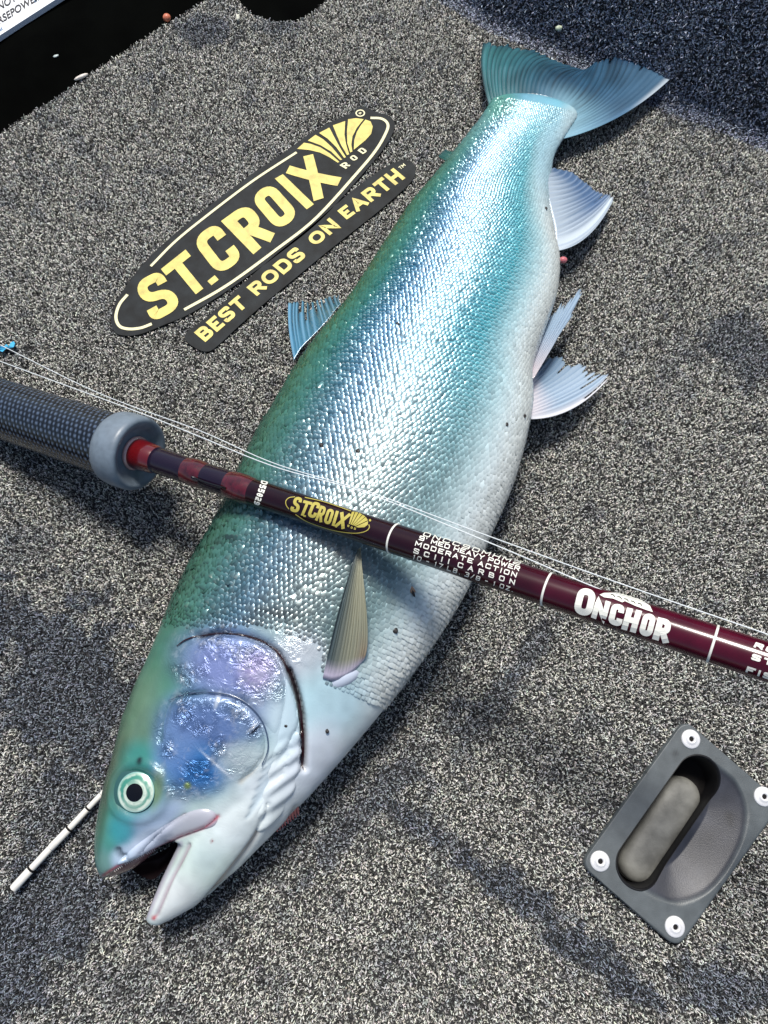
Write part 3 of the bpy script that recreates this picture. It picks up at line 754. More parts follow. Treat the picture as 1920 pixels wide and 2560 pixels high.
# faint mottling of the skin
col *= (1+.16*(vnoise(co[:, 0]+2, co[:, 1]+2, 220, 5)-.5)+.2*(vnoise(co[:, 0]+2, co[:, 1]+2, 70, 6)-.5))[:, None]
co2 = co+no*disp[:, None]
def skin_mat(name, rough, metal, bumpk):
    """the alpha of Col says how foil-like the skin is: metallic sheen and crumpled relief"""
    m = mat(name, attr=True, rough=rough, spec=.6, coat=.3 if bumpk else .12); n = m.node_tree; b = n.nodes['Principled BSDF']; L = n.links
    a = [x for x in n.nodes if x.type == 'ATTRIBUTE'][0]; tc = [x for x in n.nodes if x.type == 'TEX_COORD'][0]
    def math_(op, x, y):
        q = n.nodes.new('ShaderNodeMath'); q.operation = op
        for i, v in enumerate((x, y)):
            if isinstance(v, (int, float)): q.inputs[i].default_value = v
            else: L.new(v, q.inputs[i])
        return q.outputs[0]
    L.new(math_('MULTIPLY', a.outputs['Alpha'], metal), b.inputs['Metallic'])
    if bumpk:
        t = n.nodes.new('ShaderNodeTexNoise'); t.inputs['Scale'].default_value = 150; t.inputs['Detail'].default_value = 5; t.inputs['Roughness'].default_value = .6; t.inputs['Distortion'].default_value = 2.2
        L.new(tc.outputs['Object'], t.inputs['Vector'])
        bp = n.nodes.new('ShaderNodeBump'); bp.inputs['Distance'].default_value = .0024
        L.new(math_('ADD', math_('MULTIPLY', a.outputs['Alpha'], bumpk), .10), bp.inputs['Strength'])
        L.new(t.outputs[0], bp.inputs['Height']); L.new(bp.outputs[0], b.inputs['Normal'])
    return m
M_skin = skin_mat('wet_fish_skin', .25, .6, .6)
body = mesh_obj('body', co2, faces, M_skin, parent=fish, col=np.column_stack([col, foil(co)]))
bvh = BVHTree.FromPolygons([tuple(v) for v in co2], faces)
CAMP = Vector((0, 0, HC))
def cast(px, py):
    """body surface seen at a photograph pixel: point, normal"""
    d = Vector(at(px, py, 0)) - CAMP
    hh = bvh.ray_cast(CAMP, d.normalized())
    return (np.array(hh[0]), np.array(hh[1])) if hh[0] else (None, None)

# scales: one small tilted plate each, overlapping towards the tail
Lm, Rm, Cm, Am, Bm = SEC
seg = np.linalg.norm(np.diff(Cm, axis=0), axis=1); arc = np.concatenate([[0], np.cumsum(seg)])
headpoly = [(100, 2100), (100, 1500), (335, 1345), (420, 1356), (520, 1349), (600, 1356), (690, 1395), (702, 1470), (745, 1500), (770, 1560), (600, 1830), (400, 2080)]
rowstep = .0027
SV = []; SF = []; SC = []; off = 0
r_i = 0; a_ = .004
centers = []; frames = []
while a_ < arc[-1]*.82:
    i = min(np.searchsorted(arc, a_)-1, 158); i = max(i, 0); f = (a_-arc[i])/max(seg[i], 1e-9)
    C = Cm[i]*(1-f)+Cm[i+1]*f; A = Am[i]*(1-f)+Am[i+1]*f; b = Bm[i]*(1-f)+Bm[i+1]*f
    aL = np.linalg.norm(A)
    th = np.linspace(-.35, math.pi+.30, 400); X = aL*np.cos(th); Z_ = b*np.sin(th)
    al = np.concatenate([[0], np.cumsum(np.hypot(np.diff(X), np.diff(Z_)))])
    step = np.clip(aL*2/54, .0021, .0036)
    q = np.arange((r_i % 2)*step/2, al[-1], step)
    tq = np.interp(q, al, th)
    for t_ in tq:
        centers.append(C+A*math.cos(t_)+np.array([0, 0, b*math.sin(t_)]))
        nn = A/aL*math.cos(t_)/aL+np.array([0, 0, math.sin(t_)/b]); nn /= np.linalg.norm(nn)
        frames.append((nn, (Cm[i]-Cm[i+1])/seg[i], step))
    a_ += rowstep*np.clip(aL/.055, .62, 1.05); r_i += 1
centers = np.array(centers); NN = np.array([f_[0] for f_ in frames]); TT = np.array([f_[1] for f_ in frames]); SS = np.array([f_[2] for f_ in frames])
centers = centers+TT*(rng.normal(0, .10, len(SS))*SS)[:, None]+np.cross(NN, TT)*(rng.normal(0, .07, len(SS))*SS)[:, None]
pxs, pys = pix(centers); XYs = np.column_stack([pxs/D, pys/D]); ih = inside(XYs, headpoly)
dh = dist_poly(XYs, headpoly, True)*np.where(ih, -1, 1)
keep = (dh > np.abs(rng.normal(0, 7, len(dh)))-6) & (rng.random(len(dh)) > .006)
SS = SS*rng.normal(1.03, .07, len(SS))
SSk = .55+.45*smoothstep((dh+6)/60)
centers, NN, TT, SS = centers[keep], NN[keep], TT[keep], (SS*SSk)[keep]
ns_ = len(centers)
TT = TT-NN*np.sum(TT*NN, 1)[:, None]; TT /= np.linalg.norm(TT, axis=1)[:, None]; WW = np.cross(NN, TT)
# small random turns give each scale its own glint
sS, tS = st_of(centers)
jk = .034*(.6+.4*smoothstep((sS-3)/5))+.12*smoothstep((.34-tS)/.12)+.03*smoothstep((sS-12)/4)
ja = rng.normal(0, 1, ns_)*jk; jb = rng.normal(0, 1, ns_)*jk*.9
Ni = NN+TT*(ja-.15+.12*smoothstep(sS/16))[:, None]+WW*jb[:, None]; Ni /= np.linalg.norm(Ni, axis=1)[:, None]
Ti = TT-Ni*np.sum(TT*Ni, 1)[:, None]; Ti /= np.linalg.norm(Ti, axis=1)[:, None]; Wi = np.cross(Ni, Ti)
shape = np.array([(-.75, -.42, -.03), (-.75, .42, -.03), (0, -.58, -.05), (0, 0, .10), (0, .58, -.05), (.42, -.46, -.04), (.55, 0, .085), (.42, .46, -.04), (.72, -.2, -.01), (.77, 0, .015), (.72, .2, -.01)])
Lr = (SS*1.12)[:, None, None]
Pc = centers+NN*.0003
V = Pc[:, None]+Lr*(shape[None, :, 0:1]*Ti[:, None]+shape[None, :, 1:2]*Wi[:, None]+shape[None, :, 2:3]*Ni[:, None])
fs = [(0, 2, 3, 1), (1, 3, 4, 4), (2, 5, 6, 3), (3, 6, 7, 4), (5, 8, 9, 6), (6, 9, 10, 7)]
base = (np.arange(ns_)*11)[:, None]
Ft = np.concatenate([np.array([f_]).repeat(ns_, 0)+base for f_ in ((0, 2, 3, 1), (2, 5, 6, 3), (3, 6, 7, 4), (5, 8, 9, 6), (6, 9, 10, 7))])
Ft2 = np.array([(1, 3, 4)]).repeat(ns_, 0)+base
cS = paint(centers, sS, tS)*(1+rng.normal(0, .07, ns_))[:, None]*np.array([1, 1, 1])
cS = np.clip(cS, 0, .95)
cV = np.repeat(cS[:, None], 11, 1); rg = (smoothstep((tS-.12)/.15)*(1-smoothstep((tS-.74)/.14)))[:, None, None]      # flank scales: overlap shade (dark bases) and glints (pale rims) put into the colour
cV[:, [0, 1]] *= (.32+.5*smoothstep((tS-.72)/.15))[:, None, None]; cV[:, 2:5] *= 1-.52*rg; cV[:, 5:8] *= 1-.12*rg; cV[:, 8:] = cV[:, 8:]*(1-.5*rg)+.5*rg*srgb(214, 228, 232)
met = .75+.25*smoothstep((tS-.12)/.15)*(1-smoothstep((tS-.70)/.16))
cV = np.concatenate([cV, np.repeat(met[:, None, None], 11, 1)], 2)
M_scale = skin_mat('silvery_scale', .27, .26, 0)
faces_s = [tuple(f_) for f_ in Ft]+[tuple(f_) for f_ in Ft2]
scales = mesh_obj('scales', V.reshape(-1, 3), faces_s, M_scale, parent=fish, col=cV.reshape(-1, 4)); scales['kind'] = 'stuff'

# bony plates and soft parts laid on the head
def patch(name, outline, hgt, wdt, m, step=3.2, colf=None, fold=None, lift=-.0004, rear=None):
    o = resample(outline, max(40, len(outline)*5), True)
    x0, y0 = o.min(0); x1, y1 = o.max(0)
    g = np.stack(np.meshgrid(np.arange(x0, x1, step), np.arange(y0, y1, step)), -1).reshape(-1, 2)
    g = g[inside(g, o)]; g = g[dist_poly(g, o, True) > step*.6]
    pts = np.concatenate([o, g]); k_ = len(o)
    r = delaunay_2d_cdt([Vector(p) for p in pts], [], [list(range(k_))], 1, 1e-5)
    P2 = np.array([v[:] for v in r[0]]); d = dist_poly(P2, o, True)
    V = []; N3 = []
    for p in P2:
        c, nn = cast(p[0]*D, p[1]*D)
        if c is None: c, nn = np.array(at(p[0]*D, p[1]*D, .036)), np.array([0, 0, 1.])
        V.append(c); N3.append(nn)
    V = np.array(V); N3 = np.array(N3)
    # even out the normals and surface a little
    hh = lift+hgt*(1-np.exp(-d/wdt))
    if rear is not None:            # only the free rear edge stands proud
        pj = P2@np.array(rear); pj = (pj-pj.min())/(pj.max()-pj.min()); hh = lift+.0005*smoothstep(d/14)+(hgt-.0002)*(1-np.exp(-d/wdt))*smoothstep((pj-.25)/.6)
    if fold is not None: hh = hh+fold(P2)
    V = V+N3*hh[:, None]
    c = np.column_stack([paint(V), foil(V)]) if colf is None else colf(V, P2, d)
    Fc = []
    for f_ in r[2]:
        a, b, e_ = [Vector(V[i]) for i in f_[:3]]
        Fc.append(tuple(f_) if (b-a).cross(e_-a).z > 0 else tuple(reversed(f_)))
    return mesh_obj(name, V, Fc, m, parent=fish, col=c)
M_soft = mat('wet_membrane', attr=True, rough=.3, spec=.6, coat=.3, bump=(160, .12, .001))
patch('gill_cover', [(362, 1452), (385, 1404), (440, 1379), (500, 1373), (558, 1388), (598, 1424), (616, 1470), (612, 1540), (596, 1588), (568, 1565), (540, 1528), (500, 1506), (440, 1497), (380, 1505)], .0016, 4, M_skin, rear=(.75, -.66))
patch('gill_flap', [(617, 1462), (640, 1515), (650, 1590), (648, 1660), (630, 1722), (600, 1768), (572, 1795), (552, 1785), (572, 1700), (590, 1625), (604, 1570), (614, 1520)], .0016, 5, M_soft,
      fold=lambda P: .0007*np.sin((P[:, 1]*.8+P[:, 0]*.55)/4.6)*smoothstep((P[:, 1]-1570)/50))
patch('cheek_plate', [(376, 1508), (440, 1500), (500, 1509), (540, 1532), (566, 1570), (574, 1615), (560, 1655), (520, 1688), (470, 1712), (420, 1722), (378, 1712), (352, 1680), (344, 1640), (346, 1590), (356, 1545)], .0018, 4, M_skin, rear=(.55, -.83))
def strip(name, cl, colr, hgt=.0004, lift=.0002):
    c_ = resample([q[:2] for q in cl], 40); w_ = resample([(q[2], 0) for q in cl], 40)[:, 0]
    t_ = np.gradient(c_, axis=0); t_ /= np.linalg.norm(t_, axis=1)[:, None]; n_ = np.column_stack([-t_[:, 1], t_[:, 0]])
    P2 = np.concatenate([c_+n_*w_[:, None], c_, c_-n_*w_[:, None]]); V = []
    for k_, p in enumerate(P2):
        q, nn = cast(p[0]*D, p[1]*D); V.append(q+nn*(lift+(hgt if 40 <= k_ < 80 else 0)))
    return mesh_obj(name, V, grid_faces(3, 40), M_soft, parent=fish, col=np.tile(srgb(*colr), (len(V), 1)))
strip('gill_slit', [(384, 1396, .8), (402, 1383, 1.4), (430, 1374, 1.9), (480, 1367, 2.2), (540, 1377, 2.4), (590, 1401, 2.8), (622, 1447, 4.2), (642, 1505, 5.6), (652, 1565, 5.4), (656, 1620, 3.4), (654, 1664, .8)], (40, 12, 18), .0003, .0009)
strip('cheek_crease_shade', [(366, 1512, .6), (400, 1500, 1.3), (440, 1495, 1.5), (500, 1502, 1.6), (542, 1526, 1.6), (570, 1564, 1.5), (579, 1612, 1.2), (565, 1654, .5)], (58, 74, 98), .0002, .0016)  # thin dark strip: the crease's shadow painted along the plate edge
def maxcol(V, P2, d):
    c = paint(V); g = .75*smoothstep((P2[:, 0]-270)/150)[:, None]; c = c*(1-g)+g*srgb(176, 172, 186)*.86
    lp = dist_poly(P2, lipr); r_ = np.exp(-(lp/6)**2)[:, None]*.85*smoothstep((P2[:, 0]-300)/60)[:, None]
    return c*(1-r_)+r_*srgb(170, 66, 82)
patch('upper_jaw_plate', [(250, 1868), (285, 1832), (325, 1802), (370, 1772), (410, 1752), (440, 1746), (462, 1752), (472, 1768), (462, 1786), (430, 1797), (385, 1812), (335, 1834), (285, 1860)], .0024, 6, M_soft, step=2.6, colf=maxcol)

lin = resample([(398, 1800), (370, 1826), (330, 1848), (298, 1862), (282, 1874), (304, 1892), (330, 1900), (350, 1884), (378, 1856)], 40, True)
P_ = at(lin[:, 0]*D, lin[:, 1]*D, .022); ce_ = P_.mean(0)+np.array([0, 0, -.010])
V = np.concatenate([P_, (P_+ce_)/2+np.array([0, 0, -.003]), ce_[None]]); Fc = [tuple(f_) for f_ in grid_faces(2, 40, True)]+[(40+i, 40+(i+1) % 40, 80) for i in range(40)]
mesh_obj('mouth_lining', V, Fc, mat('shaded_mouth_flesh', (.008, .004, .005), .6, spec=.2), parent=fish)  # near-black: shade inside the mouth is put into the flesh colour
# teeth along the upper lip
tp = []
for i in range(26):
    q = lipr[6+i*1.2 if False else int(6+i*1.2)]
    c, nn = cast(q[0]*D, (q[1]+2)*D)
    if c is None: continue
    d2 = at(q[0]*D+6, q[1]*D+11, c[2])-at(q[0]*D, q[1]*D, c[2]); d2 /= np.linalg.norm(d2)
    b_ = c+np.array([0, 0, .0005]); V = [b_+np.array([.0004, 0, 0]), b_+np.array([-.0002, .0003, 0]), b_+np.array([-.0002, -.0003, 0]), b_+d2*.0013+np.array([0, 0, -.0002])]
    tp.append((V, [(0, 1, 3), (1, 2, 3), (2, 0, 3)]))
V, Fc = join(tp)
mesh_obj('teeth', V, Fc, mat('tooth', (.6, .55, .5), .3), parent=fish, smooth=False)['kind'] = 'stuff'

# eye
ec, en = cast(296*D, 1710*D)
en = np.array([-.12, -.10, 1.]); en /= np.linalg.norm(en); ec = ec+en*-.0006
M_iris = mat('iris', attr=True, rough=.18, metal=.3, spec=.8, coat=.9)
def cap_(r0, r1, hfun, n=48, m=14):
    q = Vector((0, 0, 1)).rotation_difference(Vector(en)).to_matrix(); V = []; rr_ = []
    for r in np.linspace(r0, r1, m):
        for k_ in range(n):
            a = 2*math.pi*k_/n
            V.append(np.array(Vector(ec)+q@Vector((r*math.cos(a), r*math.sin(a), hfun(r))))); rr_.append((r, a))
    return np.array(V), grid_faces(m, n, True), np.array(rr_)
RI = .0111
dome = lambda r: .0042*math.sqrt(max(0, 1-(r/.0128)**2))
v, f, ra = cap_(.0, RI*1.32, lambda r: dome(r)-.0012 if r < RI*1.05 else dome(RI*1.05)-.0012-(r-RI*1.05)*.35)
cc_ = np.tile(srgb(44, 84, 82), (len(v), 1)); eye = mesh_obj('eye', v, f, M_soft, parent=fish, col=cc_); ORIG[eye.name] = ORIG['fish']
v, f, ra = cap_(.0044, RI, lambda r: dome(r), 64, 26)
nz = vnoise(v[:, 0]+3, v[:, 1]+3, 330, 9)+.5*vnoise(v[:, 0]+3, v[:, 1]+3, 900, 10)
bands = np.clip(.5+.5*np.sin(ra[:, 0]*2100+1.2*np.sin(ra[:, 1]+.6)+(nz-.75)*6)*.8+(nz-.75)*.9, 0, 1)
rn = ra[:, 0]/RI+.05*(nz-.75)
wh = np.interp(rn, [.42, .48, .60, .66, .76, .83, .94, 1.0], [.9, 1, .85, .25, .3, .9, 1, .3])
gq = np.clip(wh*.75+.4*(bands-.4)-.35*smoothstep(np.cos(ra[:, 1]-2.4)), 0, 1)[:, None]; c = srgb(72, 150, 128)*(1-gq)+gq*srgb(236, 246, 226)
rim = smoothstep((ra[:, 0]-RI*.93)/(RI*.07))[:, None]; c = c*(1-rim)+rim*srgb(150, 200, 190)
mesh_obj('iris', v, f, M_iris, parent=eye, col=np.clip(c, 0, 1))
v, f, ra = cap_(0, .0050, lambda r: dome(r)+.0003, 40, 6)
v[:, :2] += (np.array([math.cos(.9), math.sin(.9)])*.0)
mesh_obj('pupil', v, f, mat('pupil_black', (.002, .002, .003), .08, spec=.5), parent=eye)

# fins: rows of points base / middle / tip across the rays
def fin(name, base, mid, tip, zb, zm, zt_, colf, rays, amp=.0004, jag=.05, tear=0, m=None, nv=26, per=9, follow=None, thick=.0005, label=None):
    nu = rays*per+1
    rb, rm, rt = resample(base, nu), resample(mid, nu), resample(tip, nu)
    u = np.linspace(0, 1, nu); v = np.linspace(0, 1, nv)
    r_ = np.random.default_rng(len(name)+rays); kn = r_.random(rays+1)
    ph = np.clip(u*rays+.42*np.interp(u*rays, np.arange(rays+1), r_.normal(0, .5, rays+1)), 0, rays); ri = np.abs((ph % 1)-.5)*2         # 1 at ray, 0 between rays
    jj = 1-jag*(np.interp(ph, np.arange(rays+1), kn)+ .55*(1-ri)*r_.random(nu))
    vv = v[None, :]*jj[:, None]
    P2 = rb[:, None]*((1-vv)*(1-2*vv))[..., None]+rm[:, None]*(4*vv*(1-vv))[..., None]+rt[:, None]*(vv*(2*vv-1))[..., None]
    zz_ = zb+(zm-zb)*np.minimum(vv*2, 1)+(zt_-zm)*np.maximum(vv*2-1, 0)
    P = at(P2[..., 0], P2[..., 1], zz_)
    if follow is not None:
        flat = P2.reshape(-1, 2); Q = []
        for (a, b), vq in zip(flat, vv.ravel()):
            c, nn = cast(a, b); Q.append(c+nn*follow(vq) if c is not None else np.array(at(a, b, .05)))
        P = np.array(Q).reshape(nu, nv, 3)
    P[..., 2] += (amp*(ri[:, None]*2-1))*np.minimum(vv*4, 1) + .0012*np.sin(u*7+1)[:, None]*vv**2
    Fg_ = grid_faces(nu, nv)
    if tear:
        cut = r_.random(rays)*1.0
        fi = np.arange(len(Fg_)); iu = fi//(nv-1); iv = fi % (nv-1)
        c_ = cut[np.minimum((iu/per).astype(int), rays-1)]
        mid_ = np.abs((iu+.5)/per % 1-.5) < (.10+.30*tear)*(iv/nv)
        st0 = .25 if tear > .6 else .62
        Fg_ = Fg_[~((c_ < tear) & mid_ & (iv/nv > st0+(.6 if tear > .6 else .3)*c_/max(tear, .01)*(tear if tear > .6 else 1)))]
    c = colf(u[:, None]*np.ones(nv), vv, ri[:, None]*np.ones(nv)).reshape(-1, 3)
    Vt = P.reshape(-1, 3); nrm = np.array([0, 0, -thick])
    o = mesh_obj(name, Vt, Fg_, m or M_fin, parent=fish, col=np.clip(c, 0, 1))
    sm = o.modifiers.new('thickness', 'SOLIDIFY'); sm.thickness = thick; sm.offset = 0
    if label: o['label'] = label
    return o
M_fin = mat('fin_membrane', attr=True, rough=.3, metal=.05, spec=.6, coat=.3, bump=(700, .15, .0005), alpha=.86)
def mixc(a, b, t): return np.asarray(a)*(1-t[..., None])+np.asarray(b)*t[..., None]
def tailcol(u, v, ri):
    c = mixc(srgb(62, 124, 128), srgb(48, 88, 116), smoothstep(u*1.8)); c = mixc(c, srgb(92, 132, 164), smoothstep((u-.6)*2.2)*.8)
    c = mixc(c, srgb(140, 186, 204), smoothstep((.46-v)/.42)*smoothstep((u-.35)*3)*.9)
    c = mixc(c, srgb(18, 34, 78), smoothstep((v-.80)/.2)*smoothstep((u-.5)*3)*smoothstep((1.02-u)/.1)); c = mixc(c, srgb(40, 84, 116), smoothstep((v-.8)/.2)*.7)
    c = mixc(c, srgb(10, 36, 52), (1-smoothstep(ri/.45))*(.35+.6*vnoise(u*30, v*3, 1.0, 23))*smoothstep((v-.05)*4)*smoothstep((.95-u)/.2))
    bl = vnoise(u*9+2, v*3+1, 1.7, 21)*.6+vnoise(u*30+2, v*4+1, 1.3, 22)*.4
    c = c*(.45+.62*bl)[..., None]
    c = mixc(c, srgb(10, 30, 40), smoothstep((.012-u)/.012)*.9)
    c = mixc(c, srgb(225, 235, 240), smoothstep((u-.97)/.03)*smoothstep((v-.45)*4)*.6)
    return c
fin('tail_fin', dd([(1062, 246), (1080, 226), (1106, 212), (1138, 206), (1172, 209), (1204, 220), (1226, 234), (1234, 254), (1228, 276), (1208, 302)]),
    dd([(1040, 155), (1058, 149), (1080, 145), (1104, 142), (1130, 141), (1156, 143), (1180, 149), (1204, 157), (1228, 164), (1252, 173), (1276, 183), (1298, 191), (1318, 199), (1336, 208), (1350, 219), (1360, 240)]),
    dd([(1046, 84), (1076, 93), (1108, 98), (1140, 104), (1172, 115), (1204, 129), (1234, 141), (1262, 149), (1280, 149), (1286, 132), (1298, 115), (1326, 113), (1360, 114), (1400, 118), (1440, 122), (1492, 126)]), .0165, .0145, .009, tailcol, 34, amp=.00032, jag=.11, nv=36, tear=.12)
def palecol(u, v, ri):
    c = mixc(srgb(176, 190, 202), srgb(86, 114, 152), smoothstep((v-.1)*1.6)*(1-smoothstep((u-.72)*4))); c = mixc(c, srgb(214, 226, 234), smoothstep((u-.75)*5))
    c = mixc(c, srgb(160, 180, 202), smoothstep((ri-.6)/.3)*.45); c = mixc(c, srgb(84, 112, 144), (1-smoothstep(ri/.4))*.6*smoothstep(v*3))
    return c
fin('anal_fin', [(1352, 428), (1362, 467), (1374, 519), (1386, 572), (1388, 628)], [(1376, 424), (1420, 458), (1445, 495), (1465, 530), (1472, 588)], [(1384, 422), (1440, 436), (1483, 466), (1522, 484), (1538, 490)], .027, .018, .010, palecol, 15, jag=.09, tear=.12)
def pelv(u, v, ri):
    c = mixc(srgb(200, 192, 196), srgb(156, 178, 198), smoothstep(v*1.4)); c = mixc(c, srgb(205, 150, 150), smoothstep((.22-v)/.2)*.5*smoothstep((.7-u)*3))
    c = mixc(c, srgb(130, 160, 186), (1-smoothstep(ri/.4))*.4*smoothstep(v*3)); return c
def pelv2(u, v, ri):
    c = mixc(srgb(96, 124, 150), srgb(170, 190, 208), smoothstep(u*1.5)); c = mixc(c, srgb(220, 210, 212), smoothstep((.35-v)/.3)*.8)
    c = mixc(c, srgb(96, 130, 160), (1-smoothstep(ri/.4))*.45*smoothstep(v*3)); c = mixc(c, srgb(226, 226, 230), smoothstep((u-.88)*9)); return c
fin('pelvic_fin', [(1300, 925), (1310, 934), (1320, 942), (1328, 948), (1334, 946)], [(1348, 856), (1362, 851), (1376, 850), (1386, 852), (1384, 862)], [(1380, 779), (1409, 750), (1455, 713), (1456, 752), (1428, 784)], .045, .038, .024, pelv, 10, jag=.2, tear=.35, label='upper narrow pelvic fin pointing toward the tail')
fin('pelvic_fin', [(1330, 938), (1326, 958), (1322, 978), (1318, 998), (1316, 1020), (1315, 1035), (1316, 1048)], [(1350, 915), (1362, 928), (1380, 943), (1400, 955), (1420, 970), (1435, 985), (1432, 1022)], [(1369, 884), (1394, 890), (1426, 894), (1462, 907), (1492, 920), (1517, 930), (1531, 934)], .034, .022, .010, pelv2, 13, jag=.18, tear=.35, label='lower broad pelvic fin spread on the carpet')
def dors(u, v, ri):
    c = mixc(srgb(60, 120, 150), srgb(40, 96, 110), u); c = mixc(c, srgb(120, 170, 200), smoothstep((ri-.5)/.4)*.6); c = mixc(c, srgb(10, 22, 34), (1-smoothstep(ri/.5))*.8*smoothstep((v-.2)*3)); return c
fin('dorsal_fin', [(735, 900), (752, 872), (776, 846), (801, 820), (822, 796), (838, 775), (852, 760)], [(722, 820), (742, 806), (768, 800), (792, 780), (812, 768), (830, 755), (846, 748)], [(722, 752), (744, 752), (766, 750), (786, 748), (806, 745), (826, 742), (850, 740)], .044, .030, .016, dors, 11, tear=.75, jag=.08)
fin('adipose_fin', [(1118, 404), (1128, 392), (1136, 380)], [(1104, 398), (1108, 386), (1122, 380)], [(1096, 396), (1100, 384), (1114, 376)], .022, .020, .018, lambda u, v, ri: mixc(srgb(36, 96, 84), srgb(30, 70, 70), v), 3, jag=.02)
def pect(u, v, ri):
    c = mixc(srgb(70, 84, 86), srgb(150, 150, 128), smoothstep(u*1.6)); c = mixc(c, srgb(176, 140, 110), smoothstep((u-.6)*2)*smoothstep((.5-v)/.4)*.7); c = mixc(c, srgb(206, 196, 216), smoothstep((.16-v)/.14)*.9)
    c = mixc(c, srgb(40, 50, 54), (1-smoothstep(ri/.35))*.5*smoothstep((v-.12)*4)); c = mixc(c, srgb(14, 22, 28), smoothstep((.06-u)/.05)*.85*smoothstep((v-.1)*6)); return c
fin('pectoral_fin', [(806, 1694), (830, 1700), (858, 1692), (884, 1674), (906, 1650)], [(842, 1536), (860, 1536), (877, 1538), (893, 1544), (910, 1572)], [(893, 1380), (896, 1374), (899, 1370), (900, 1380), (900, 1410)], 0, 0, 0, pect, 12, jag=.02, follow=lambda v: .0012+.009*math.sin(min(v, 1)*2.2))
# fin root lobe and small vent
c, nn = cast(858, 1700)
v, f = blob(c-nn*.0045, .0120, 12, (1.05, .5, .55), .42, 0); v = np.array(v); mesh_obj('fin_root', v, f, M_soft, parent=fish, col=np.tile(srgb(196, 206, 222)*.86, (len(v), 1)))
v, f = blob(at(1408, 650, .03), .0032, 8, (1, .8, .8)); v = np.array(v); mesh_obj('vent', v, f, M_soft, parent=fish, col=np.tile(srgb(196, 110, 116), (len(v), 1)))
# frayed red gill edge below the throat
gp = []
for i in range(9):
    a = i/8; q0 = np.array([690-a*14, 2060+0])*0+np.array([(640-a*46)*D, (1735+a*42)*D]); q1 = q0+np.array([6, 30-a*8])
    gp.append(tube([at(*q0, .03), at(*((q0+q1)/2), .024), at(*q1, .018)], [.0011, .0010, .0004], 6))
V, Fc = join(gp); mesh_obj('gill_edge', V, Fc, mat('gill_red', (.55, .16, .14), .4), parent=fish)

# ------------------------------------------------------------------ rod
pA, pB = (0, 1021), (1920, 1655)
zA, zB = .0225, .1795
A3, B3 = at(*pA, zA), at(*pB, zB)
axis = (B3-A3)/np.linalg.norm(B3-A3)
def rod_u(px):
    """distance along the axis from A3 of the point seen at photograph column px"""
    lo, hi = -.2, .8
    for _ in range(50):
        m_ = (lo+hi)/2; x, y = pix(A3+axis*m_)
        if x < px: lo = m_
        else: hi = m_
    return (lo+hi)/2
mid3 = A3+axis*rod_u(960)
ecm = np.array([0, 0, HC])-mid3; ecm -= axis*(ecm@axis); ecm /= np.linalg.norm(ecm)
eup = np.cross(ecm, axis); eup *= np.sign(eup[1])
def depth(P): return -(-P[1]*ST+(P[2]-HC)*CT)
def rad_px(px, w_): 
    P = A3+axis*rod_u(px); return w_/2*depth(P)/F*1.0
uBut = rod_u(-250)
rod = thing('fishing_rod', tuple(A3*[1, 1, 0]), 'dark maroon fishing rod with a carbon weave grip lying across the fish', 'rod')
def turned(name, prof, m, n=64, col=None, shape=None):
    """prof: list of (u, r) along the rod axis"""
    u = np.array([p[0] for p in prof]); r = np.array([p[1] for p in prof]); th = np.linspace(0, 2*math.pi, n, endpoint=False)
    V = (A3+axis*u[:, None])[:, None]+r[:, None, None]*(np.cos(th)[None, :, None]*ecm+np.sin(th)[None, :, None]*eup)
    o = mesh_obj(name, V.reshape(-1, 3), grid_faces(len(prof), n, True)[:, ::-1], m, parent=rod, col=col); ORIG[o.name] = ORIG[rod.name]; return o
rG0, rG1 = rad_px(0, 146), rad_px(250, 158); u1, uR = rod_u(300), rod_u(350)
RB0, RB1 = rad_px(450, 62), rad_px(1900, 99)
uB0, uB1 = rod_u(420), rod_u(1900)
def rblank(u): return RB0+(RB1-RB0)*(u-uB0)/(uB1-uB0)
# materials of the rod
def weave():
    m = bpy.data.materials.new('carbon_weave'); m.use_nodes = True; n = m.node_tree; b = n.nodes['Principled BSDF']; L = n.links
    at_ = n.nodes.new('ShaderNodeAttribute'); at_.attribute_name = 'Col'
    L.new(at_.outputs['Color'], b.inputs['Base Color']); b.inputs['Roughness'].default_value = .24; b.inputs['Specular IOR Level'].default_value = .55; b.inputs['Coat Weight'].default_value = .15
    b.inputs['Coat Roughness'].default_value = .25
    return m
M_weave = weave()
M_grey = mat('grey_foam_ring', (.15, .19, .23), .4, noise=(220, .12), bump=(900, .15, .0004))
M_blank = mat('maroon_lacquer', attr=True, rough=.2, spec=.35, coat=.2, noise=(60, .25))
M_blankr = mat('red_lacquer', (.07, .006, .012), .10, spec=.6, coat=.7)
M_purp = mat('plum_thread', (.010, .0045, .014), .2, spec=.4, coat=.25, bump=(700, .1, .0003))
M_red = mat('red_thread', (.10, .0015, .003), .2, coat=1, bump=(900, .15, .0003))
M_rose = mat('rose_thread', (.06, .004, .009), .22, coat=.6, noise=(260, .5), bump=(700, .1, .0003))
M_gl = mat('white_print', (.78, .78, .70), .5)
M_gprint = mat('gold_print', (.42, .36, .07), .45)
M_faint = mat('faint_print', (.12, .11, .11), .5)
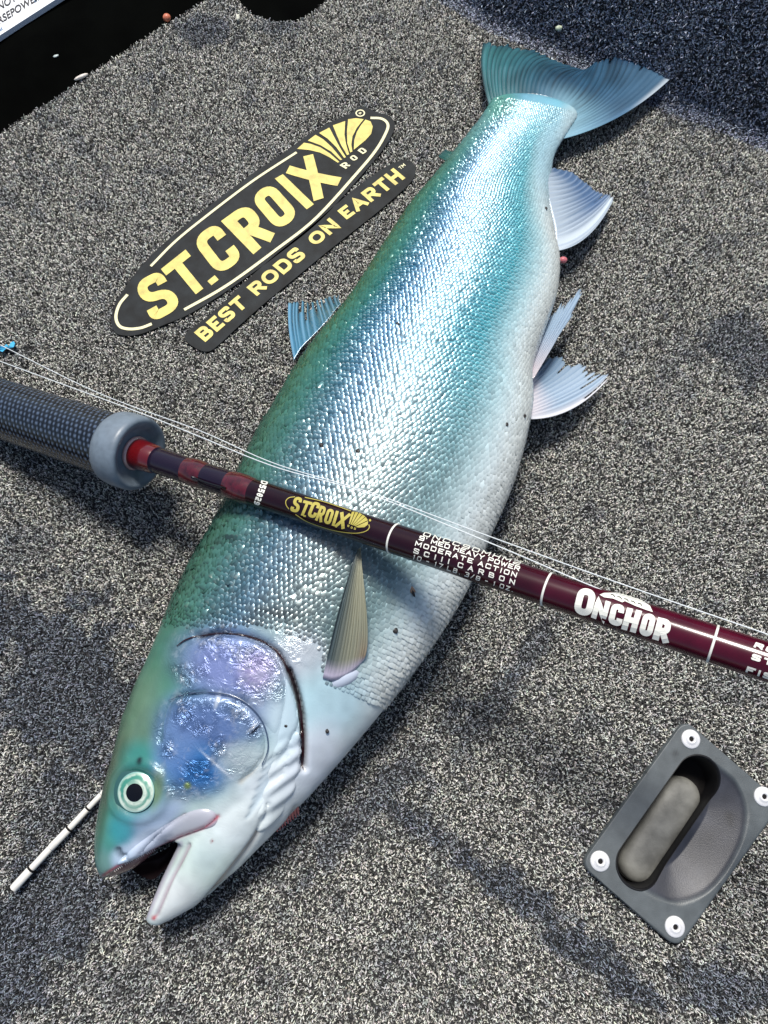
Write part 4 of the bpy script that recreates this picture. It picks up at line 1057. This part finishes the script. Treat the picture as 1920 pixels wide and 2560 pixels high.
# grip with raised woven tows
nu_, nth_ = 210, 200
uu_ = np.linspace(uBut, u1, nu_); tt_ = np.linspace(0, 2*math.pi, nth_, endpoint=False)
gr = np.interp(uu_, [0, u1], [rG0, rG1]); gr = np.minimum(gr, np.maximum(rG0*.98, gr))
cell = .0040
uc = uu_[:, None]/cell; tc_ = (tt_*40/ (2*math.pi))[None, :]*1.0
row = np.floor(tc_); q = (uc+row*.38) % 1.0
on = smoothstep((.24-np.abs(q-.5))/.14)*smoothstep((.36-np.abs(tc_ % 1-.5))/.14)
Rg = gr[:, None]+.00022*on
Vg = (A3+axis*uu_[:, None])[:, None]+Rg[..., None]*(np.cos(tt_)[None, :, None]*ecm+np.sin(tt_)[None, :, None]*eup)
cg = srgb(5, 6, 10)*(1-on[..., None])+on[..., None]*srgb(84, 100, 122)
gp_ = mesh_obj('grip', Vg.reshape(-1, 3), [tuple(f_) for f_ in grid_faces(nu_, nth_, True)[:, ::-1]]+[tuple(range(nth_))], M_weave, parent=rod, col=cg.reshape(-1, 3))
rr_ = rad_px(325, 190)
turned('grip_ring', [(u1-.004, rG1*.98), (u1-.004, rr_*.90), (u1-.001, rr_*.975), (u1+.004, rr_), (uR-.003, rr_*1.0), (uR-.0005, rr_*.965), (uR+.0005, rr_*.90), (uR, rr_*.82), (uR-.0025, rr_*.70), (uR-.0045, rr_*.60), (uR-.005, rr_*.2)], M_grey)
ub0, ub1, ub2, ub3, ub4, ub5 = rod_u(362), rod_u(392), rod_u(468), rod_u(515), rod_u(575), rod_u(640)
turned('thread_wrap', [(uR-.005, RB0*1.28), (uR+.001, RB0*1.30), (ub1-.002, RB0*1.18), (ub1, RB0*1.10)], M_red, 40)['label'] = 'red thread wrap beside the grey ring'
turned('seat_collar', [(uR-.005, RB0*1.38), (uR-.0035, RB0*1.48), (uR-.0022, RB0*1.40), (uR-.002, RB0*1.2)], mat('clear_gloss_ring', (.45, .28, .26), .15, coat=1), 40)
prof = [(ub1-.0005, RB0*1.08)]+[(u, RB0*(1.10-.06*(u-ub1)/(ub2-ub1))) for u in np.linspace(ub1, ub2, 6)]+[(ub2+.002, RB0*.98)]
turned('thread_wrap', prof, M_purp, 40)['label'] = 'plum thread wrap next to the red one'
turned('thread_wrap', [(ub2-.003, RB0*.99), (ub2+.003, RB0*1.10), ((ub2+ub3)/2, RB0*1.14), (ub3-.003, RB0*1.10), (ub3+.001, RB0*1.0)], M_rose, 40)['label'] = 'rose thread wrap before the hook keeper'
turned('thread_wrap', [(ub3, RB0*1.02), (ub3+.003, RB0*1.06), (ub4-.003, RB0*1.05), (ub4, RB0*1.02)], M_purp, 40)['label'] = 'plum thread wrap under the hook keeper'
turned('thread_wrap', [(ub4-.002, RB0*1.0), (ub4+.003, RB0*1.12), ((ub4+ub5)/2, RB0*1.14), (ub5-.004, RB0*1.07), (ub5, RB0*.99)], M_rose, 40)['label'] = 'rose thread wrap after the hook keeper'
kp = [A3+axis*u+(ecm*math.cos(.35)-eup*math.sin(.35))*r for u, r in ((ub3-.004, RB0*1.12), (ub3+.002, RB0*1.22), ((ub3+ub4)/2, RB0*1.34), (ub4-.002, RB0*1.22), (ub4+.004, RB0*1.12))]
v, f = tube(kp, .0007, 8); mesh_obj('hook_keeper', v, f, mat('dark_steel', (.03, .03, .035), .25, metal=.8), parent=rod)
um = rod_u(1180)
uE = rod_u(2250); turned('blank', [(u, rblank(min(u, uE))) for u in np.linspace(ub1, uE+.36, 46)]+[(uE+.36, .0002)], M_blank, 72, col=np.repeat([(.011+.05*k_, .0014+.002*k_, .004+.009*k_) for k_ in smoothstep((np.append(np.linspace(ub1, uE+.36, 46), uE+.36)-rod_u(900))/(rod_u(1900)-rod_u(900)))], 72, 0))
for pxc in (985, 1368, 1782):
    u = rod_u(pxc); turned('trim_band', [(u-.0006, rblank(u)), (u-.0005, rblank(u)+.00025), (u+.0005, rblank(u)+.00025), (u+.0006, rblank(u))], M_gl, 72)
def rod_hit(px, py, lift=.00034, lay=0):
    """points of the rod's surface seen along photograph pixels"""
    Q = at(px, py, 0); O = np.array([0, 0, HC]); d = Q-O; d /= np.linalg.norm(d, axis=1)[:, None]
    oc = O-A3; dp = d-axis*(d@axis)[:, None]; op = oc-axis*(oc@axis)
    u = np.full(len(Q), rod_u(960))
    for _ in range(4):
        r = rblank(u)+lift+np.asarray(lay)*2e-5
        a = (dp**2).sum(1); b = dp@op; c = op@op-r**2
        t = (-b-np.sqrt(np.maximum(b*b-a*c, 0)))/a; P = O+d*t[:, None]; u = (P-A3)@axis
    return P
def rq(V, W, H, q):
    u = (V[:, 0]/W)[:, None]; v = (V[:, 1]/H)[:, None]; q = [np.array(a, float) for a in q]
    p = (1-u)*(1-v)*q[3]+u*(1-v)*q[2]+(1-u)*v*q[0]+u*v*q[1]
    return rod_hit(p[:, 0], p[:, 1], lay=V[:, 2])
def rlet(ch, q, W, th, rad, m, name='letter'):
    V, Fc = glyph(ch, W, 1, th, rad); mesh_obj(name, rq(V, W, 1, q), Fc, m, parent=rod, smooth=False)
def rword(txt, q, cw, gap, th, rad, m, H=.8):
    V, Fc, W = word(txt, H, cw, gap, th, rad); mesh_obj('lettering', rq(V, W, H, q), Fc, m, parent=rod, smooth=False)
def rpoly(pts, m, name, step=5.0):
    """a filled outline, cut fine enough to bend round the rod"""
    p = np.array(pts, float); e = []
    for a_, b_ in zip(p, np.roll(p, -1, 0)):
        k_ = max(1, int(np.linalg.norm(b_-a_)/step)); e += [a_+(b_-a_)*t/k_ for t in range(k_)]
    e = np.array(e); x0, y0 = e.min(0); x1, y1 = e.max(0)
    g = np.stack(np.meshgrid(np.arange(x0, x1, step), np.arange(y0, y1, step)), -1).reshape(-1, 2)
    g = g[inside(g, e)]; g = g[dist_poly(g, e, True) > step*.4] if len(g) else g
    r = delaunay_2d_cdt([Vector(q) for q in np.concatenate([e, g])], [], [list(range(len(e)))], 1, 1e-4)
    P2 = np.array([v[:] for v in r[0]]); mesh_obj(name, rod_hit(P2[:, 0], P2[:, 1], lift=.00034), [tuple(f) for f in r[2]], m, parent=rod, smooth=False)
def rline(pts, th, m, name='outline', n=40):
    V, Fc = ribbon(resample(pts, n), th, False); mesh_obj(name, rod_hit(V[:, 0], V[:, 1], lift=.00050 if name == 'emblem_mark' else .0003), [f[::-1] for f in Fc], m, parent=rod, smooth=False)
G4 = lambda l: zoomc(l, 600, 1180, 4.1475)
for ch, W, q in (('S', .5, [(572, 250), (652, 270), (602, 428), (512, 402)]), ('T', .6, [(662, 290), (752, 314), (690, 462), (598, 440)]), ('C', .52, [(757, 300), (842, 324), (778, 484), (692, 460)]),
                 ('R', .5, [(836, 345), (900, 364), (846, 524), (776, 498)]), ('O', .5, [(912, 373), (984, 394), (932, 552), (862, 524)]), ('I', .24, [(992, 398), (1030, 408), (982, 564), (946, 552)]), ('X', .6, [(1046, 414), (1152, 436), (1076, 592), (978, 566)])):
    rlet(ch, G4(q), W, .19, .28, M_gprint)
rpoly(G4([(662, 445), (685, 450), (680, 468), (656, 462)]), M_gprint, 'full_stop')
for p in ([(1160, 412), (1190, 410), (1140, 540), (1128, 535)], [(1198, 412), (1228, 420), (1155, 548), (1145, 543)], [(1236, 423), (1266, 438), (1170, 552), (1160, 548)], [(1272, 442), (1300, 462), (1185, 556), (1174, 552)],
          [(1304, 466), (1326, 500), (1195, 562), (1188, 557)], [(1328, 508), (1325, 545), (1290, 572), (1230, 576), (1198, 568)]): rpoly(G4(p), M_gprint, 'fan_blade')
rpoly(G4([(1348+12*math.cos(t), 500+13*math.sin(t)) for t in np.linspace(0, 5.6, 9)]), M_gprint, 'mark_dot')
for p in ([(1150, 404), (1000, 350), (850, 302), (672, 262)], [(570, 256), (510, 266), (476, 300), (480, 345), (508, 385)], [(575, 440), (700, 518), (900, 588), (1050, 622), (1200, 635), (1300, 615), (1340, 578), (1336, 544)]):
    rline(G4(p), 2.0, M_gprint)
for ch, x, y in (('R', 1112, 545), ('O', 1146, 563), ('D', 1180, 574)): rlet(ch, G4([(x+5, y), (x+24, y+5), (x+19, y+28), (x, y+22)]), .6, .22, .2, M_gprint)
V, Fc, W = word('D55829', .8, .7, .2, .2, .3); mesh_obj('lettering', rq(V, W, .8, G4([(292, 102), (198, 352), (140, 330), (222, 84)])), Fc, M_gl, parent=rod, smooth=False)
G6 = lambda l: zoomc(l, 1000, 1300, 3.318)
rword('ONCC90MHM2', G6([(206, 96), (1012, 346), (990, 376), (186, 128)]), 1.0, .42, .15, .15, M_gl)
rword("9' MED HEAVY POWER", G6([(166, 126), (1000, 386), (986, 424), (154, 164)]), .95, .20, .17, .15, M_gl)
rword('MODERATE ACTION', G6([(134, 172), (975, 437), (962, 478), (122, 212)]), 1.0, .38, .17, .15, M_gl)
rword('SCIII CARBON', G6([(119, 230), (958, 497), (948, 540), (108, 272)]), .9, .85, .17, .15, M_gl)
rword('10 - 17 LB. 3/8 - 1 OZ.', G6([(112, 285), (944, 562), (934, 598), (100, 322)]), .9, .45, .15, .15, M_gl)
G3 = lambda l: zoomc(l, 1380, 1400, 3.072)
for ch, W, th, q in (('O', .66, .24, [(208, 203), (346, 236), (300, 442), (158, 405)]), ('N', .62, .22, [(343, 288), (452, 323), (410, 482), (298, 440)]), ('C', .58, .25, [(464, 328), (562, 350), (532, 517), (424, 486)]),
                     ('H', .62, .25, [(578, 364), (692, 392), (642, 562), (530, 530)]), ('O', .58, .25, [(708, 402), (804, 425), (762, 597), (660, 570)]), ('R', .6, .25, [(816, 438), (922, 464), (888, 642), (768, 606)])):
    rlet(ch, G3(q), W, th, .34, M_gl)
rpoly(G3([(365, 266), (400, 252), (500, 250), (600, 278), (690, 308), (752, 350), (775, 400), (720, 382), (640, 352), (560, 315), (540, 325), (470, 296), (400, 286)]), M_gl, 'fish_emblem')
for q in range(5):
    x, y = 450+q*52, 262+q*17; rline(G3([(x, y), (x+22, y+6), (x+34, y+22)]), 1.7, M_blank, 'emblem_mark', 8)
V, Fc = bfont('Salmon & Steelhead'); V[:, 1] += .2; W = V[:, 0].max(); mesh_obj('lettering', rq(V, W, 1, G3([(322, 468), (684, 588), (672, 616), (314, 498)])), Fc, M_faint, parent=rod, smooth=False)
for t, q in (('RODS', [(1566, 630), (1900, 738), (1880, 778), (1546, 668)]), ('ST', [(1542, 716), (1704, 770), (1690, 816), (1526, 762)]), ('FISHING', [(1502, 815), (2000, 978), (1985, 1024), (1484, 860)])):
    rword(t, G3(q), 1.0, .3, .24, .12, M_gl)

# ------------------------------------------------------------------ fishing line
M_line = mat('braided_line', (.80, .85, .86), .35, spec=.6, alpha=.72)
def line3(px, lift):
    q = resample(px, 70); out = []
    for (x, y), l in zip(q, np.interp(np.linspace(0, 1, 70), np.linspace(0, 1, len(lift)), lift)):
        zr = (A3+axis*rod_u(x))[2]; out.append(at(x, y, zr+l))
    return np.array(out)
for k_, (pts, lf, lab) in enumerate((([(-120, 806), (0, 862), (250, 984), (500, 1077), (690, 1160), (925, 1231), (1232, 1344), (1560, 1462), (1920, 1586), (2100, 1650)], [.004, .006, .008, .010, .012], 'upper white strand of fishing line running above the rod'),
                         ([(-120, 856), (0, 903), (345, 1030), (500, 1092), (690, 1168), (925, 1236), (1232, 1360), (1470, 1461), (1600, 1510), (1920, 1622), (2100, 1684)], [.004, .006, .008, .008, .006, .0, -.002], 'lower white strand of fishing line that meets the rod near the white name'))):
    v, f = tube(line3(pts, lf), .00030 if k_ == 0 else .00034, 7)
    tag(mesh_obj('fishing_line', v, f, M_line), lab, 'fishing line', 'strands of fishing line along the rod')

# ------------------------------------------------------------------ white jointed tube beside the head
Zs = lambda l: zoomc(l, 0, 1850, 3.318)
M_tube = mat('white_plastic_tube', (.72, .70, .64), .35, noise=(200, .06))
q = [at(a, b, .0045) for a, b in Zs([(108, 1236), (258, 1070), (420, 895), (574, 736), (730, 568), (840, 450), (1000, 290)])]
tb = thing('jointed_tube', tuple(q[0]), 'thin white jointed tube with black rings sticking out from under the head', 'tube')
rads = [.0027, .00225, .0024, .0020, .0018, .0017]
for i in range(6):
    a, b = q[i], q[i+1]; d_ = (b-a)/np.linalg.norm(b-a)
    v, f = tube([a+d_*.0001, a+d_*.0006, b-d_*.0006, b-d_*.0001], [rads[i]*.9, rads[i], rads[i]*.97, rads[i]*.86], 18); mesh_obj('segment', v, f, M_tube, parent=tb)
for i in (1, 3, 4):
    a = q[i]; d_ = (q[i+1]-q[i-1]); d_ /= np.linalg.norm(d_); rr_ = max(rads[i-1], rads[i])*1.04
    v, f = tube([a-d_*.0006, a+d_*.0006], rr_ if i != 4 else rr_*.97, 18); mesh_obj('joint_ring', v, f, M_dark, parent=tb)

# ------------------------------------------------------------------ small things
M_glass = mat('water_drop', (.95, 1, .98), .02, trans=1.0)
p = at(1575, 277, .0)
v, f = blob(p+np.array([0, 0, .0016]), .0046, 12, (1, .75, .55), .3); tag(mesh_obj('water_drop', v, f, M_glass), 'clear round droplet on the carpet below the tail fin', 'droplet')
v, f = blob(at(417, 44, .001), .0036, 10, (1, 1, .9), 0, .05); tag(mesh_obj('bead', v, f, mat('orange_bead', (.55, .16, .08), .35, coat=.4, noise=(500, .3))), 'small orange-red bead on the carpet edge', 'bead')
v, f = blob(at(203, 192, .001), .0064, 10, (1.05, .26, .24), .52, .12); ch_ = mesh_obj('shell_chip', v, f, mat('shell_white', (.72, .66, .58), .5, noise=(260, .3))); tag(ch_, 'elongated whitish chip lying on the carpet edge', 'chip')
v, f = blob(at(595, 44, .002), .0028, 8, (.6, 1.3, .6), .1, .3); tag(mesh_obj('pale_crumb', v, f, mat('crumb', (.6, .6, .5), .7)), 'pale upright crumb at the rim of the black opening', 'crumb')
v, f = blob(at(1397, 70, .045), .0028, 8, (1.1, .7, .6), .2, .3); tag(mesh_obj('green_crumb', v, f, mat('crumb_green', (.5, .56, .4), .6)), 'small pale green crumb on the dark carpet step behind the tail', 'crumb')
P2 = [(a-0, b) for a, b in ((-14, 872), (-6, 866), (6, 869), (16, 860), (22, 866), (27, 856), (34, 853), (38, 858), (34, 868), (24, 874), (14, 872), (6, 880), (-2, 876), (-10, 886))]
V, Fc = [], []
for dz_ in (.0028, .0008):
    V += [tuple(at(a, b, dz_+.0014*math.sin(i*1.9))) for i, (a, b) in enumerate(P2)]
k_ = len(P2); Fc = [tuple(range(k_))[::-1], tuple(range(k_, 2*k_))]+[(i, (i+1) % k_, k_+(i+1) % k_, k_+i) for i in range(k_)]
tag(mesh_obj('plastic_scrap', V, Fc, mat('cyan_plastic', (.06, .38, .62), .3), smooth=False), 'torn bright blue plastic scrap at the left edge by the fishing line', 'scrap')
pf = zside(at([140], [141], -.01))[0]
v, f = blob(pf+np.array([0, 0, .0005]), .0021, 6, (1.2, .7, .3), .4, .5); tag(mesh_obj('pale_flake', v, f, mat('flake', (.45, .52, .5), .4)), 'pale flake stuck on the black moulding', 'flake')
M_speck = mat('black_speck', (.008, .006, .006), .5)
for x, y, r_, lab in ((804, 1114, .0013, 'black speck on the blue flank left of the bright ridge'), (895, 1128, .0013, 'black speck on the bright ridge above the rod'), (995, 812, .0012, 'black speck on the lateral line, mid flank'),
                    (1363, 522, .0012, 'black speck on the pale belly near the anal fin'), (1309, 1039, .0012, 'black speck on the belly edge by the broad pelvic fin'), (1265, 1061, .0012, 'black speck on the belly left of the broad pelvic fin'),
                    (987, 1575, .0016, 'black speck on the white belly right of the pectoral fin'), (714, 1813, .0011, 'black speck on the pale gill flap'), (817, 1827, .0011, 'black speck on the throat behind the gill slit')):
    c, nn = cast(x, y)
    if c is None: continue
    v, f = blob(c+nn*.0007, r_, 6, (1, 1.25, .5), .4, .35); tag(mesh_obj('dirt_speck', v, f, M_speck, smooth=False), lab, 'speck', 'black specks on the fish')
c, nn = cast(1031, 1482); c = c+nn*.0012
fly = thing('small_fly', tuple(c), 'tiny brown winged fly on the pale belly below the rod', 'fly')
v, f = blob(c, .0017, 8, (.5, 1.5, .5), .35); mesh_obj('body', v, f, M_speck, parent=fly)
for s_ in (-1, 1):
    v, f = blob(c+np.array([-.0006+s_*.0006, .0022, .0005]), .0022, 6, (.35, 1.1, .12), .3+s_*.3); mesh_obj('wing', v, f, mat('fly_wing', (.28, .18, .11), .4), parent=fly)

if __import__('os').environ.get('DBG'):
    W_ = np.concatenate([V_ for V_ in (np.array(Pc), co2)]); r_ = W_-A3; u_ = r_@axis; dd_ = np.linalg.norm(r_-u_[:, None]*axis, axis=1)-rblank(u_)
    print('CLEAR', dd_.min(), u_[dd_.argmin()], pix(W_[dd_.argmin()]))
